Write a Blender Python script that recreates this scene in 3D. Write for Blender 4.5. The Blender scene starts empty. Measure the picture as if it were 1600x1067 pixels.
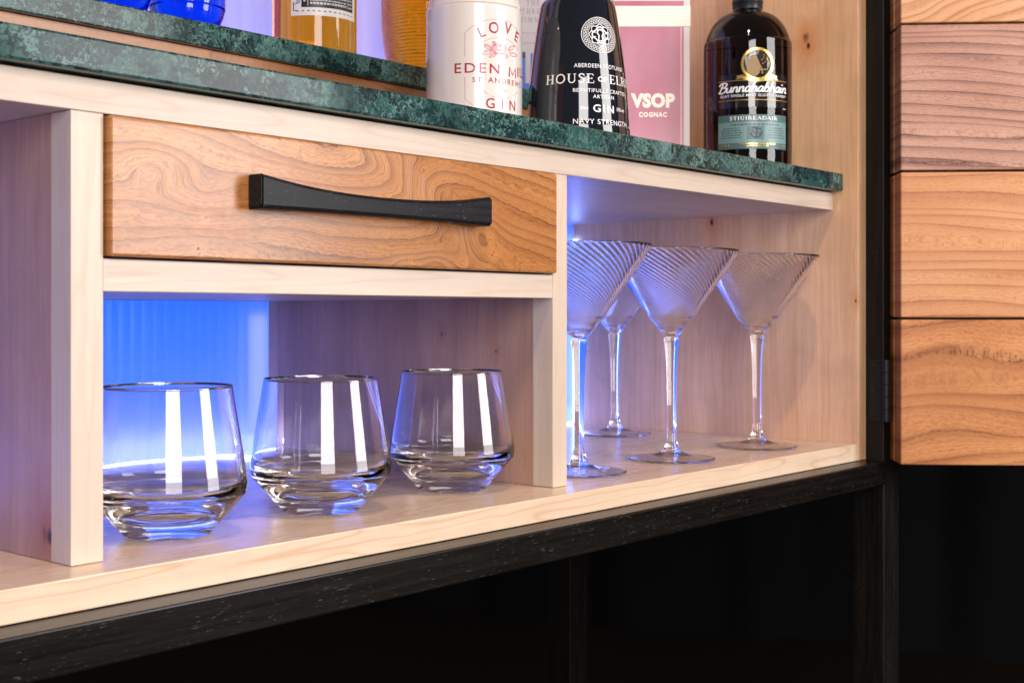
import bpy, bmesh, math, random
from mathutils import Vector, Matrix
random.seed(7)
scene = bpy.context.scene
COL = scene.collection

# ------------------------------------------------------------------ calibration
S = 0.6                      # metres per layout unit
H = 0.72                     # lens height above the floor
FPX, HY, CX = 2019.0, 491.0, 800.0
YAW = math.radians(40.5)
SA, CA = math.sin(YAW), math.cos(YAW)

# ------------------------------------------------------------------ camera
cam_d = bpy.data.cameras.new('camera')
cam = bpy.data.objects.new('camera', cam_d); COL.objects.link(cam)
cam.location = (0, 0, H)
cam.rotation_euler = (math.radians(90), 0, math.radians(-49.5))
cam_d.sensor_width = 36.0
cam_d.lens = FPX / 1600 * 36
cam_d.shift_y = -(533.5 - HY) / 1600
cam_d.clip_start = 0.05
cam_d.clip_end = 60
cam_d.dof.use_dof = True
cam_d.dof.focus_distance = 0.93
cam_d.dof.aperture_fstop = 20.0
scene.camera = cam

# ------------------------------------------------------------------ world: a dark studio
world = bpy.data.worlds.new('World'); scene.world = world
world.use_nodes = True
bg = world.node_tree.nodes['Background']
bg.inputs[0].default_value = (0.95, 0.90, 0.86, 1)
bg.inputs[1].default_value = 0.14

# ------------------------------------------------------------------ two tall softboxes in front of the cabinet
def softbox(loc, aim, w, h, power, colr):
    d = bpy.data.lights.new('softbox', 'AREA'); d.shape = 'RECTANGLE'
    d.size = w; d.size_y = h; d.energy = power; d.color = colr
    o = bpy.data.objects.new('softbox', d); COL.objects.link(o)
    o.location = loc
    o.rotation_euler = (Vector(aim) - Vector(loc)).to_track_quat('-Z', 'Y').to_euler()
    return o
softbox((-0.10, -0.50, H + 0.30), (0.62, 0.70, H + 0.02), 0.54, 0.92, 18.5, (1.0, 0.965, 0.955))
softbox((1.22, -0.50, H + 0.30), (0.72, 0.70, H + 0.02), 0.48, 0.92, 15.5, (1.0, 0.965, 0.955))

ld = bpy.data.lights.new('ceiling_lamp', 'POINT'); ld.energy = 32; ld.color = (1.0, .68, .40); ld.shadow_soft_size = .03
lo = bpy.data.objects.new('ceiling_lamp', ld); COL.objects.link(lo); lo.location = (.30, .10, H + 1.25)

scene.view_settings.view_transform = 'Standard'
scene.view_settings.look = 'None'
scene.view_settings.exposure = 0.0
scene.view_settings.gamma = 1.0
scene.render.engine = 'CYCLES'
cy = scene.cycles
cy.max_bounces = 20; cy.transmission_bounces = 18; cy.glossy_bounces = 6; cy.diffuse_bounces = 4
cy.transparent_max_bounces = 12
cy.sample_clamp_indirect = 25.0
cy.blur_glossy = 0.5
cy.use_denoising = True

# ------------------------------------------------------------------ photo <-> place helpers (where things stand)
def ray(u, v):
    r = (u - CX) / FPX
    return Vector((r * SA + CA, -r * CA + SA, -(v - HY) / FPX))
def at_depth(u, w):                     # ground position of a thing seen at column u, w metres along the view
    d = ray(u, HY); return d.x * w, d.y * w
def on_z(u, v, zu):                     # layout units
    d = ray(u, v); t = zu / d.z; return d.x * t, d.y * t

# ------------------------------------------------------------------ mesh helpers
def link(name, me, mat=None, parent=None, loc=None, rotz=0.0):
    o = bpy.data.objects.new(name, me); COL.objects.link(o)
    if mat is not None and me is not None and len(me.materials) == 0: me.materials.append(mat)
    if parent is not None: o.parent = parent
    if loc is not None: o.location = loc
    if rotz: o.rotation_euler = (0, 0, rotz)
    return o
def mesh(name, verts, faces, smooth=False):
    me = bpy.data.meshes.new(name); me.from_pydata([tuple(v) for v in verts], [], faces); me.update()
    if smooth:
        for p in me.polygons: p.use_smooth = True
    return me
def bm_mesh(name, bm, smooth=False):
    me = bpy.data.meshes.new(name); bm.to_mesh(me); bm.free()
    if smooth:
        for p in me.polygons: p.use_smooth = True
    return me
def box_bm(bm, x0, x1, y0, y1, z0, z1, bev=0.0, seg=2):
    m = Matrix.Translation(((x0+x1)/2, (y0+y1)/2, (z0+z1)/2)) @ Matrix.Diagonal((abs(x1-x0), abs(y1-y0), abs(z1-z0), 1))
    r = bmesh.ops.create_cube(bm, size=1.0, matrix=m)
    if bev > 0:
        es = list({e for v in r['verts'] for e in v.link_edges})
        bmesh.ops.bevel(bm, geom=es, offset=bev, segments=seg, affect='EDGES', profile=0.5)
def ubox(name, mat, parent, x0, x1, y0, y1, z0, z1, bev=0.0006, seg=2):
    """box given in layout units, z relative to the lens"""
    bm = bmesh.new()
    box_bm(bm, x0*S, x1*S, y0*S, y1*S, z0*S+H, z1*S+H, bev, seg)
    return link(name, bm_mesh(name, bm), mat, parent)
def thing(name, label, cat, loc=(0, 0, 0), rotz=0.0, group=None):
    o = bpy.data.objects.new(name, None); COL.objects.link(o)
    o.empty_display_size = 0.02
    o.location = loc; o.rotation_euler = (0, 0, rotz)
    o['label'] = label; o['category'] = cat
    if group: o['group'] = group
    return o
def lathe(name, prof, seg=96, closed_top=True, rfun=None, twist=None):
    """prof: (r, z) from axis to axis; rfun(r, z, a, i) may vary the radius"""
    verts, faces = [], []
    rings = []
    for i, (r, z) in enumerate(prof):
        if r < 1e-6:
            rings.append([len(verts)]); verts.append((0, 0, z))
        else:
            ids = []
            for k in range(seg):
                a = 2*math.pi*k/seg
                if twist: a += twist(r)
                rr = rfun(r, z, a, i) if rfun else r
                ids.append(len(verts)); verts.append((rr*math.cos(a), rr*math.sin(a), z))
            rings.append(ids)
    for A, B in zip(rings[:-1], rings[1:]):
        if len(A) == 1 and len(B) == 1: continue
        for k in range(seg):
            k2 = (k+1) % seg
            if len(A) == 1: faces.append((A[0], B[k2], B[k]))
            elif len(B) == 1: faces.append((A[k], A[k2], B[0]))
            else: faces.append((A[k], A[k2], B[k2], B[k]))
    return mesh(name, verts, faces, True)
def smooth_prof(pts, n=6):
    """Catmull-Rom through points"""
    out = []
    P = [pts[0]] + list(pts) + [pts[-1]]
    for i in range(1, len(P)-2):
        p0, p1, p2, p3 = P[i-1], P[i], P[i+1], P[i+2]
        for k in range(n):
            t = k/n
            out.append(tuple(0.5*((2*b) + (-a+c)*t + (2*a-5*b+4*c-d)*t*t + (-a+3*b-3*c+d)*t**3)
                             for a, b, c, d in zip(p0, p1, p2, p3)))
    out.append(tuple(pts[-1])); return out

# ------------------------------------------------------------------ node helpers
class NT:
    def __init__(self, name):
        self.m = bpy.data.materials.new(name); self.m.use_nodes = True
        self.t = self.m.node_tree; self.t.nodes.clear()
        self.out = self.t.nodes.new('ShaderNodeOutputMaterial')
    def new(self, k): return self.t.nodes.new('ShaderNode' + k)
    def put(self, sock, v):
        if hasattr(v, 'is_linked') or isinstance(v, bpy.types.NodeSocket): self.t.links.new(v, sock)
        else: sock.default_value = v
    def coord(self): return self.new('TexCoord').outputs['Object']
    def sep(self, v):
        n = self.new('SeparateXYZ'); self.put(n.inputs[0], v); return n.outputs
    def comb(self, x=0., y=0., z=0.):
        n = self.new('CombineXYZ')
        for i, q in enumerate((x, y, z)): self.put(n.inputs[i], q)
        return n.outputs[0]
    def map(self, v, scale=(1, 1, 1), loc=(0, 0, 0), rot=(0, 0, 0)):
        n = self.new('Mapping'); self.put(n.inputs[0], v)
        n.inputs['Location'].default_value = loc; n.inputs['Scale'].default_value = scale; n.inputs['Rotation'].default_value = rot
        return n.outputs[0]
    def noise(self, v, scale=1., detail=2., rough=.5, dist=0.):
        n = self.new('TexNoise'); self.put(n.inputs['Vector'], v)
        n.inputs['Scale'].default_value = scale; n.inputs['Detail'].default_value = detail
        n.inputs['Roughness'].default_value = rough; n.inputs['Distortion'].default_value = dist
        return n.outputs[0]
    def voro(self, v, scale=1., feature='F1'):
        n = self.new('TexVoronoi'); self.put(n.inputs['Vector'], v); n.feature = feature
        n.inputs['Scale'].default_value = scale; return n.outputs[0]
    def math(self, op, a, b=0., c=0.):
        n = self.new('Math'); n.operation = op
        self.put(n.inputs[0], a); self.put(n.inputs[1], b); self.put(n.inputs[2], c); return n.outputs[0]
    def ramp(self, f, stops, interp='LINEAR'):
        n = self.new('ValToRGB'); self.put(n.inputs[0], f); cr = n.color_ramp; cr.interpolation = interp
        while len(cr.elements) < len(stops): cr.elements.new(0.5)
        for e, (p, c) in zip(cr.elements, stops):
            e.position = p; e.color = (c, c, c, 1) if not hasattr(c, '__len__') else (*c, 1)
        return n.outputs[0]
    def mix(self, f, a, b, mode='MIX'):
        n = self.new('Mix'); n.data_type = 'RGBA'; n.blend_type = mode
        self.put(n.inputs[0], f)
        for i, v in ((6, a), (7, b)):
            self.put(n.inputs[i], v if not isinstance(v, tuple) else ((*v, 1) if len(v) == 3 else v))
        return n.outputs[2]
    def bump(self, h, strength=.2, dist=.001):
        n = self.new('Bump'); self.put(n.inputs['Height'], h)
        n.inputs['Strength'].default_value = strength; n.inputs['Distance'].default_value = dist; return n.outputs[0]
    def bsdf(self, col, rough=.5, **kw):
        n = self.new('BsdfPrincipled')
        self.put(n.inputs['Base Color'], col if not isinstance(col, tuple) else (*col[:3], 1))
        self.put(n.inputs['Roughness'], rough)
        names = dict(spec='Specular IOR Level', metal='Metallic', coat='Coat Weight', coat_rough='Coat Roughness', normal='Normal',
                     trans='Transmission Weight', ior='IOR', emit='Emission Color', emits='Emission Strength', alpha='Alpha')
        for k, v in kw.items():
            self.put(n.inputs[names[k]], (*v, 1) if isinstance(v, tuple) and len(v) == 3 else v)
        self.t.links.new(n.outputs[0], self.out.inputs[0]); return n
def plain(name, col, rough=.5, **kw):
    n = NT(name); n.bsdf(col, rough, **kw); return n.m

# ------------------------------------------------------------------ timber materials
def maple(name, axis, light, dark, knots=(), seed=0.0, figure=0.5, rough=.38, lines=0.5):
    """pale close-grained timber; axis = grain direction 0/1/2; knots = world points"""
    n = NT(name); c = n.coord()
    warp = n.noise(n.map(c, (9, 9, 9), (seed, seed*.7, 0)), 1, 2)
    if knots:
        tot = None
        for (kx, ky, kz, kr) in knots:
            d = n.new('VectorMath'); d.operation = 'DISTANCE'
            sc = [1, 1, 1]; sc[axis] = .45
            n.put(d.inputs[0], n.map(c, sc)); d.inputs[1].default_value = (kx*sc[0], ky*sc[1], kz*sc[2])
            g = n.math('DIVIDE', kr, n.math('ADD', d.outputs['Value'], kr*.35))
            tot = g if tot is None else n.math('ADD', tot, g)
        warp = n.math('ADD', warp, n.math('MULTIPLY', tot, .9))
    off = n.comb(*[n.math('MULTIPLY', warp, 0.0 if i == axis else .012) for i in range(3)])
    va = n.new('VectorMath'); va.operation = 'ADD'; n.put(va.inputs[0], c); n.put(va.inputs[1], off)
    p = va.outputs[0]
    s1 = [260., 260., 260.]; s1[axis] = 7.
    fine = n.noise(n.map(p, s1, (seed*3, 0, seed)), 1, 3, .6)
    s2 = [34., 34., 34.]; s2[axis] = 2.4
    broad = n.noise(n.map(p, s2, (seed, seed*2, 0)), 1, 2, .5, .4)
    s3 = [60., 60., 60.]; s3[axis] = 3.
    ringf = n.noise(n.map(p, s3, (seed*5, 3, seed)), 1, 1, .5)
    ring = n.ramp(n.math('FRACT', n.math('MULTIPLY', ringf, 7.)), [(0, 1.), (.10, .25), (.3, 0), (.86, .05), (1, .9)])
    col = n.mix(n.ramp(broad, [(.3, 0), (.7, 1.)]), light, dark)
    mid = tuple(.55*a for a in dark)
    col = n.mix(n.math('MULTIPLY', n.ramp(fine, [(.42, 0), (.75, 1.)]), .20*figure*2), col, mid)
    col = n.mix(n.math('MULTIPLY', ring, .30*lines), col, (dark[0]*.75, dark[1]*.5, dark[2]*.36))
    blotch = n.noise(n.map(c, (20, 20, 20), (seed+5, 0, 2)), 1, 4, .62, .8)
    col = n.mix(n.math('MULTIPLY', n.ramp(blotch, [(.42, 0), (.68, 1.)]), .34*figure), col, tuple(.7*a for a in dark))
    if knots:
        first = True
        for (kx, ky, kz, kr) in knots:
            d = n.new('VectorMath'); d.operation = 'DISTANCE'
            sc = [1, 1, 1]; sc[axis] = .6
            n.put(d.inputs[0], n.map(c, sc)); d.inputs[1].default_value = (kx*sc[0], ky*sc[1], kz*sc[2])
            q = n.math('DIVIDE', d.outputs['Value'], kr)
            q = n.math('ADD', q, n.math('MULTIPLY', n.math('SUBTRACT', n.noise(n.map(c, (160, 160, 160)), 1, 2), .5), .8))
            halo = n.ramp(n.math('MULTIPLY', q, .12), [(0, .85), (.12, .6), (.4, .25), (1, 0)])
            core = n.ramp(q, [(.35, 1.), (1., 0)])
            col = n.mix(halo, col, (dark[0]*.90, dark[1]*.58, dark[2]*.33))
            col = n.mix(core, col, (.03, .016, .010))
    n.bsdf(col, n.math('ADD', n.math('MULTIPLY', fine, .12), rough-.06), spec=.42,
           normal=n.bump(fine, .06, .0006))
    return n.m

def elm(name, origin, light, mid, line, ring=70., amp=6., wig=.12, bumps=(), warm=(.5, .2, .06), fx=5., fz=10.,
        seed=0., rough=.34, burls=(), tilt=0., figure=.5, linew=.07, sharp=1.0, ax=0, az=2, coat=.25, ridge=None, spec=.40):
    """open-figured timber: contour lines of a warped field, with pores that follow them. origin = local zero (metres)"""
    n = NT(name); c = n.coord(); xyz = n.sep(c)
    x = n.math('SUBTRACT', xyz[ax], origin[0]); z = n.math('SUBTRACT', xyz[az], origin[1])
    v = n.comb(n.math('MULTIPLY', x, fx), n.math('MULTIPLY', z, fz), seed)
    big = n.math('SUBTRACT', n.noise(v, 1., 1.5, .45), .5)
    F = n.math('ADD', n.math('MULTIPLY', z, ring), n.math('MULTIPLY', big, amp))
    F = n.math('ADD', F, n.math('MULTIPLY', x, tilt))
    if ridge:
        x0, z0, slope, wdt, hgt_, decl, xd = ridge
        xs = n.math('ADD', x0, n.math('MULTIPLY', n.math('SUBTRACT', z0, z), slope))
        sg = n.math('MULTIPLY', n.math('ADD', n.math('TANH', n.math('DIVIDE', n.math('SUBTRACT', x, xs), wdt)), 1.), hgt_*.5)
        dc = n.math('MULTIPLY', n.math('POWER', n.math('MAXIMUM', n.math('SUBTRACT', x, xd), 0.), 1.25), decl)
        F = n.math('ADD', n.math('SUBTRACT', F, n.math('MULTIPLY', sg, ring)), n.math('MULTIPLY', dc, ring))
    for (bx, bz, rx, rz, a) in bumps:
        dx = n.math('DIVIDE', n.math('SUBTRACT', x, bx), rx); dz = n.math('DIVIDE', n.math('SUBTRACT', z, bz), rz)
        r2 = n.math('ADD', n.math('MULTIPLY', dx, dx), n.math('MULTIPLY', dz, dz))
        g = n.math('DIVIDE', a, n.math('ADD', 1., n.math('MULTIPLY', r2, n.math('ADD', 1., r2))))
        F = n.math('ADD', F, g)
    wn = n.math('SUBTRACT', n.noise(n.comb(n.math('MULTIPLY', x, 130.), n.math('MULTIPLY', z, 170.), seed), 1, 2, .6), .5)
    un = n.math('SUBTRACT', n.noise(n.comb(n.math('MULTIPLY', F, .55), n.math('MULTIPLY', x, 2.), seed+6), 1, 1), .5)
    F = n.math('ADD', F, n.math('MULTIPLY', un, 2.6))
    G = n.math('ADD', F, n.math('MULTIPLY', wn, wig*2))
    fr = n.math('FRACT', n.math('ADD', G, 50.))
    lw = linew
    ringm = n.ramp(fr, [(0, .95), (lw*.4, .80), (lw*1.1, .12), (.30, 0.0), (.62, .05), (1-lw*1.2, .42), (1-lw*.3, .62), (1, .95)])
    # a line fades in and out along its length
    fade = n.ramp(n.noise(n.comb(n.math('MULTIPLY', x, 14.), n.math('MULTIPLY', n.math('FLOOR', n.math('ADD', G, 50.)), 3.7), seed), 1, 1), [(.3, .35), (.62, 1.)])
    pores = n.noise(n.comb(n.math('MULTIPLY', x, 190.), n.math('MULTIPLY', F, 13.), seed+2), 1, 2, .6)
    chat = n.noise(n.comb(n.math('MULTIPLY', x, 420.), n.math('MULTIPLY', F, 30.), seed+4), 1, 2, .7)
    fine = n.ramp(n.math('FRACT', n.math('ADD', n.math('MULTIPLY', n.math('ADD', F, n.math('MULTIPLY', wn, .35)), 6.), 90.)), [(0, 1), (.3, .1), (.7, 0), (1, 1)])
    hue = n.noise(n.comb(n.math('MULTIPLY', x, 7.), n.math('MULTIPLY', z, 13.), seed+9), 1, 2)
    col = n.mix(n.ramp(hue, [(.3, 0), (.7, 1)]), light, mid)
    col = n.mix(n.math('MULTIPLY', fine, .34*figure), col, line)
    col = n.mix(n.math('MULTIPLY', n.ramp(pores, [(.52, 0), (.68, 1)]), .42*figure), col, line)
    col = n.mix(n.math('MULTIPLY', n.ramp(chat, [(.54, 0), (.70, 1)]), .30*figure), col, tuple(.8*q for q in line))
    hsh = n.math('FRACT', n.math('MULTIPLY', n.math('SINE', n.math('MULTIPLY', n.math('FLOOR', n.math('ADD', G, 50.)), 12.989)), 437.5))
    col = n.mix(n.math('MULTIPLY', n.math('MULTIPLY', hsh, fr), .60*figure), col, tuple(.55*q+.45*p for q, p in zip(line, mid)))
    lm = n.math('MINIMUM', n.math('MULTIPLY', n.math('MULTIPLY', ringm, fade), sharp), .95)
    col = n.mix(lm, col, line)
    # broken dark dots in the line
    dots = n.math('MULTIPLY', n.ramp(fr, [(0, 1), (lw*.45, .0), (1-lw*.2, 0), (1, 1)]), n.ramp(chat, [(.5, 0), (.58, 1)]))
    col = n.mix(n.math('MULTIPLY', dots, .8*sharp), col, tuple(.42*q for q in line))
    for (bx, bz, r) in burls:
        dx = n.math('SUBTRACT', x, bx); dz = n.math('SUBTRACT', z, bz)
        q = n.math('DIVIDE', n.math('SQRT', n.math('ADD', n.math('MULTIPLY', dx, dx), n.math('MULTIPLY', dz, dz))), r)
        nn = n.noise(n.comb(n.math('MULTIPLY', x, 520.), n.math('MULTIPLY', z, 520.), seed), 1, 2)
        col = n.mix(n.math('MULTIPLY', n.ramp(q, [(0, 1), (.5, .7), (1, 0)]), .62), col, warm)
        spot = n.math('MULTIPLY', n.ramp(q, [(.25, 1), (.7, 0)]), n.ramp(nn, [(.55, 0), (.63, 1)]))
        col = n.mix(spot, col, (.03, .012, .006))
    hgt = n.math('SUBTRACT', 1., n.math('MULTIPLY', n.ramp(pores, [(.52, 0), (.68, 1)]), 1.))
    n.bsdf(col, n.math('ADD', rough, n.math('MULTIPLY', chat, .08)), spec=spec, coat=coat, coat_rough=.22, normal=n.bump(hgt, .10, .0005))
    return n.m

def ebony(name, axis, rough=.42, flecks=.6, base=(.0030, .0024, .0020), spec=.26):
    n = NT(name); c = n.coord()
    s = [1300., 1300., 1300.]; s[axis] = 170.
    pore = n.noise(n.map(c, s), 1, 2, .6)
    s2 = [260., 260., 260.]; s2[axis] = 10.
    grain = n.noise(n.map(c, s2), 1, 3, .6)
    area = n.noise(n.map(c, (40, 40, 40)), 1, 2)
    fl = n.math('MULTIPLY', n.ramp(pore, [(.63, 0), (.70, 1)]), n.ramp(area, [(.42, 0), (.62, 1)]))
    col = n.mix(n.ramp(grain, [(.35, 0), (.7, 1)]), base, tuple(2.6*q for q in base))
    col = n.mix(n.math('MULTIPLY', fl, flecks), col, (.42, .40, .38))
    n.bsdf(col, n.math('ADD', rough, n.math('MULTIPLY', grain, .18)), spec=spec, normal=n.bump(grain, .14, .0005))
    return n.m

def marble(name):
    n = NT(name); c = n.coord()
    w = n.new('VectorMath'); w.operation = 'SCALE'
    nz = n.new('TexNoise'); n.put(nz.inputs['Vector'], n.map(c, (38, 38, 38))); nz.inputs['Detail'].default_value = 2.5
    n.put(w.inputs[0], nz.outputs['Color']); w.inputs['Scale'].default_value = .030
    va = n.new('VectorMath'); va.operation = 'ADD'; n.put(va.inputs[0], c); n.put(va.inputs[1], w.outputs[0]); p = va.outputs[0]
    clump = n.noise(n.map(p, (26, 26, 34)), 1, 3, .5)
    cells = n.voro(n.map(p, (48, 48, 60)), 1., 'F1')
    edge = n.voro(n.map(p, (34, 34, 42)), 1., 'DISTANCE_TO_EDGE')
    fine = n.noise(n.map(p, (300, 300, 300)), 1, 3, .55)
    mot = n.noise(n.map(p, (66, 66, 84)), 1, 2.5, .5, 1.6)
    chunk = n.voro(n.map(p, (30, 30, 36)), 1., 'F1')
    ch = n.new('TexVoronoi'); n.put(ch.inputs['Vector'], n.map(p, (34, 34, 40))); ch.inputs['Scale'].default_value = 1.
    tone = n.sep(ch.outputs['Color'])[0]
    c2 = n.new('TexVoronoi'); n.put(c2.inputs['Vector'], n.map(p, (95, 95, 120), (3, 5, 2))); c2.inputs['Scale'].default_value = 1.
    tone2 = n.sep(c2.outputs['Color'])[1]
    edge2 = n.voro(n.map(p, (95, 95, 120), (3, 5, 2)), 1., 'DISTANCE_TO_EDGE')
    base = n.math('ADD', n.math('ADD', n.math('MULTIPLY', clump, .50), n.math('MULTIPLY', tone, .30)), n.math('MULTIPLY', tone2, .22))
    col = n.ramp(base, [(.28, (.004, .009, .012)), (.40, (.008, .026, .028)), (.50, (.016, .054, .052)), (.62, (.030, .088, .082)), (.76, (.085, .165, .155))])
    col = n.mix(n.math('MULTIPLY', n.ramp(mot, [(.54, 0), (.70, 1)]), .40), col, (.070, .150, .140))
    col = n.mix(n.math('MULTIPLY', n.ramp(edge2, [(0, 1), (.03, .6), (.07, 0)]), .38), col, (.006, .015, .017))
    col = n.mix(n.math('MULTIPLY', n.ramp(mot, [(.30, 1), (.46, 0)]), .35), col, (.006, .016, .018))
    vein = n.ramp(edge, [(0, 1), (.05, .8), (.10, 0)])
    area = n.ramp(n.noise(n.map(c, (22, 22, 22), (3, 1, 4)), 1, 2), [(.36, 0), (.50, 1)])
    col = n.mix(n.math('MULTIPLY', n.math('MULTIPLY', vein, area), .9), col, (.006, .014, .016))
    wv = n.noise(n.map(p, (34, 34, 50), (7, 2, 1)), 1, 2, .45, 1.2)
    white = n.ramp(wv, [(.48, 0), (.50, 1), (.52, 1), (.54, 0)])
    col = n.mix(n.math('MULTIPLY', n.math('MULTIPLY', white, area), .55), col, (.15, .27, .25))
    col = n.mix(n.math('MULTIPLY', n.ramp(fine, [(.52, 0), (.72, 1)]), .10), col, (.12, .22, .205))
    col = n.mix(n.math('MULTIPLY', n.ramp(fine, [(.26, 1), (.42, 0)]), .25), col, (.005, .010, .012))
    n.bsdf(col, n.math('ADD', .10, n.math('MULTIPLY', fine, .06)), spec=.20, normal=n.bump(fine, .02, .0003))
    return n.m

# pale maple set and the darker, pinker veneer of the insides
M_H = maple('maple_along', 0, (.62, .51, .43), (.56, .445, .355), seed=1.3, figure=.4, lines=.9)
M_V = maple('maple_upright', 2, (.63, .52, .435), (.57, .455, .365), seed=4.1, figure=.4, lines=.65)
M_SHELF = maple('maple_shelf', 0, (.74, .575, .43), (.66, .48, .34), seed=7.7, figure=.5, rough=.26, lines=1.5)
M_TOPU = maple('maple_underside', 0, (.62, .45, .34), (.54, .37, .27), seed=9.2, figure=.6, lines=.7)
VEN_L, VEN_D = (.46, .275, .19), (.36, .20, .135)
def wall_pt(xu, u, v, r):          # where a photo point lies on an upright face at x = xu
    d = ray(u, v); t = xu*S/d.x
    return (xu*S, d.y*t, d.z*t+H, r)
M_DIV = maple('veneer_divider', 2, VEN_L, VEN_D, seed=2.2, figure=.7, lines=.55,
              knots=[wall_pt(.6199, 70, 834, .0030), wall_pt(.6199, 78, 836, .0036), wall_pt(1.306, 690, 522, .0009), wall_pt(1.306, 775, 549, .0009)])
def end_pt(u, v, r):
    d = ray(u, v); t = 2.0928*S/d.x
    return (2.0928*S, d.y*t, d.z*t+H, r)
M_END = maple('veneer_end', 2, (.82, .535, .335), (.70, .41, .225), seed=5.5, figure=.9, lines=.45,
              knots=[end_pt(1259, 59, .0045), end_pt(1263, 72, .0026), end_pt(1112, 348, .0030), end_pt(1337, 470, .0012)])
M_LIP = maple('maple_lipping', 2, (.66, .50, .38), (.58, .42, .31), seed=8.8, figure=.4, lines=.6)
M_BACK = maple('veneer_back', 2, VEN_L, VEN_D, seed=6.4, figure=.6)
M_RISER = elm('elm_riser', (.3, H+.15), (.44, .20, .085), (.36, .145, .055), (.16, .058, .022), ring=40, amp=5, seed=3., fx=4, fz=12, figure=.5)
M_EBX = ebony('ebonised_along', 0, .22, .15)
M_EBZ = ebony('ebonised_upright', 2, .40, .08)
M_HANDLE = ebony('ebonised_handle', 0, .25, .28, (.0040, .0043, .0058), .14)
M_MARBLE = marble('green_marble')
# drawer front: local zero at its lower left corner (metres)
DX0, DZ0 = .6535*S, .0522*S+H
M_DRAWER = elm('elm_drawer', (DX0, DZ0), (.53, .245, .082), (.40, .150, .042), (.150, .044, .013), ring=88., amp=3.6, wig=.14, rough=.20, coat=0., spec=.48,
               bumps=[(.165, .070, .085, .020, 1.9), (.118, .022, .040, .016, -.9), (.060, .040, .030, .014, 1.2), (.028, .050, .020, .012, -1.3),
                      (.300, .022, .020, .022, -1.5), (.255, .002, .020, .012, -1.3), (.225, .000, .016, .010, -1.1), (.060, .000, .04, .016, -1.0)],
               burls=[(.287, .006, .006), (.312, .024, .006), (.316, .012, .008), (.232, .005, .005), (.062, .024, .005), (.058, .006, .006), (.020, .049, .004)],
               ridge=(.215, .066, 1.7, .026, .050, .34, .26), fx=5.5, fz=9., seed=1.7, linew=.060, figure=1.15)
M_PLANK = [
    elm('elm_plank_tawny', (0, -.15), (.66, .31, .125), (.46, .165, .048), (.26, .082, .026), ring=50, amp=7.0, seed=11.3, fx=3.0, fz=8, figure=1.05, linew=.13, sharp=1.0, wig=.05, bumps=[(.16, .075, .13, .03, 2.6), (.10, .02, .2, .02, -1.0)], rough=.42, coat=0, spec=.28),
    elm('elm_plank_amber', (0, 0), (.64, .335, .165), (.54, .235, .098), (.33, .12, .045), ring=72, amp=3.6, seed=14.9, fx=2.6, fz=7, figure=1.0, linew=.08, sharp=1.15, wig=.05, rough=.42, coat=0, spec=.28),
    elm('elm_plank_rosy', (0, .15), (.54, .31, .23), (.43, .215, .15), (.13, .052, .040), ring=96, amp=4.0, seed=17.2, fx=3.2, fz=6, figure=.95, linew=.065, sharp=1.35, wig=.05, rough=.44, coat=0, spec=.28, bumps=[(.14, .13, .14, .045, -2.4)]),
    elm('elm_plank_wavy', (0, .30), (.64, .37, .215), (.57, .29, .145), (.34, .125, .040), ring=95, amp=5.0, seed=21.8, fx=9, fz=10, tilt=-38., figure=.55, linew=.16, sharp=.9, wig=.08, rough=.44, coat=0, spec=.28),
    elm('elm_plank_plain', (0, .45), (.52, .25, .12), (.46, .20, .09), (.24, .10, .042), ring=75, amp=3, seed=25.1, fx=3, fz=7, figure=.45, linew=.09, sharp=.6, rough=.44, coat=0, spec=.28),
]
M_BLACKGAP = plain('door_core_black', (.006, .006, .008), .6)
M_HINGE = plain('hinge_black_metal', (.010, .010, .012), .40, metal=.0, spec=.30)
M_SCREW = plain('screw_black', (.004, .004, .005), .35, spec=.6)

# ------------------------------------------------------------------ floor and drape
def build_setting():
    n = NT('dark_floor'); c = n.coord()
    g = n.noise(n.map(c, (3, 40, 1)), 1, 4, .6)
    col = n.mix(g, (.007, .0035, .0015), (.022, .010, .0045))
    n.bsdf(col, .6)
    bm = bmesh.new(); box_bm(bm, -8, 10, -8, 8, -.06, 0)
    o = link('floor', bm_mesh('floor', bm), n.m); o['kind'] = 'structure'
    # black cloth hanging behind, folds modelled
    t0, t1 = ray(700, 957), ray(1600, 1032)
    p0 = t0 * (-H / t0.z); p1 = t1 * (-H / t1.z)
    d = (p1 - p0); d.z = 0; d.normalize(); nrm = Vector((-d.y, d.x, 0))
    verts, faces = [], []
    NX, NZ = 360, 16
    for i in range(NX+1):
        s = -3.2 + 8.0*i/NX
        for k in range(NZ+1):
            z = 3.0*k/NZ
            fold = .045*math.sin(s*9+.6*math.sin(s*3.1+z*.4)) + .02*math.sin(s*23+z*.9) + .012*math.sin(s*41-z*1.7)
            fold *= (.55 + .15*z)
            q = p0 + d*s + nrm*fold; verts.append((q.x, q.y, z))
    for i in range(NX):
        for k in range(NZ):
            a = i*(NZ+1)+k; faces.append((a, a+NZ+1, a+NZ+2, a+1))
    me = mesh('backdrop', verts, faces, True)
    b = link('backdrop', me, plain('black_cloth', (.0035, .0035, .0045), .75, spec=.25)); b['kind'] = 'structure'
build_setting()

# ------------------------------------------------------------------ cabinet
R0 = Vector((0.62, 0.80, 0.0))
cabinet = thing('cabinet', 'maple drinks cabinet with green marble tops, elm drawer and black frame', 'cabinet', R0)
def cab(o):                       # children keep their world coordinates
    o.parent = cabinet; o.location = -R0; return o
ZS, ZB, XR, XP, Y1, YB = -.2248, -.2545, 2.0928, 2.1243, 1.0457, 1.622
XL, XLP = -.137, -.1685
YE = 1.715                        # rear
ZT = 1.02                         # how high the sides are built
def part(name, mat, *a, **k): return cab(ubox(name, mat, None, *a, **k))
def sub(par, name, mat, *a, **k): return ubox(name, mat, par, *a, **k)

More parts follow.
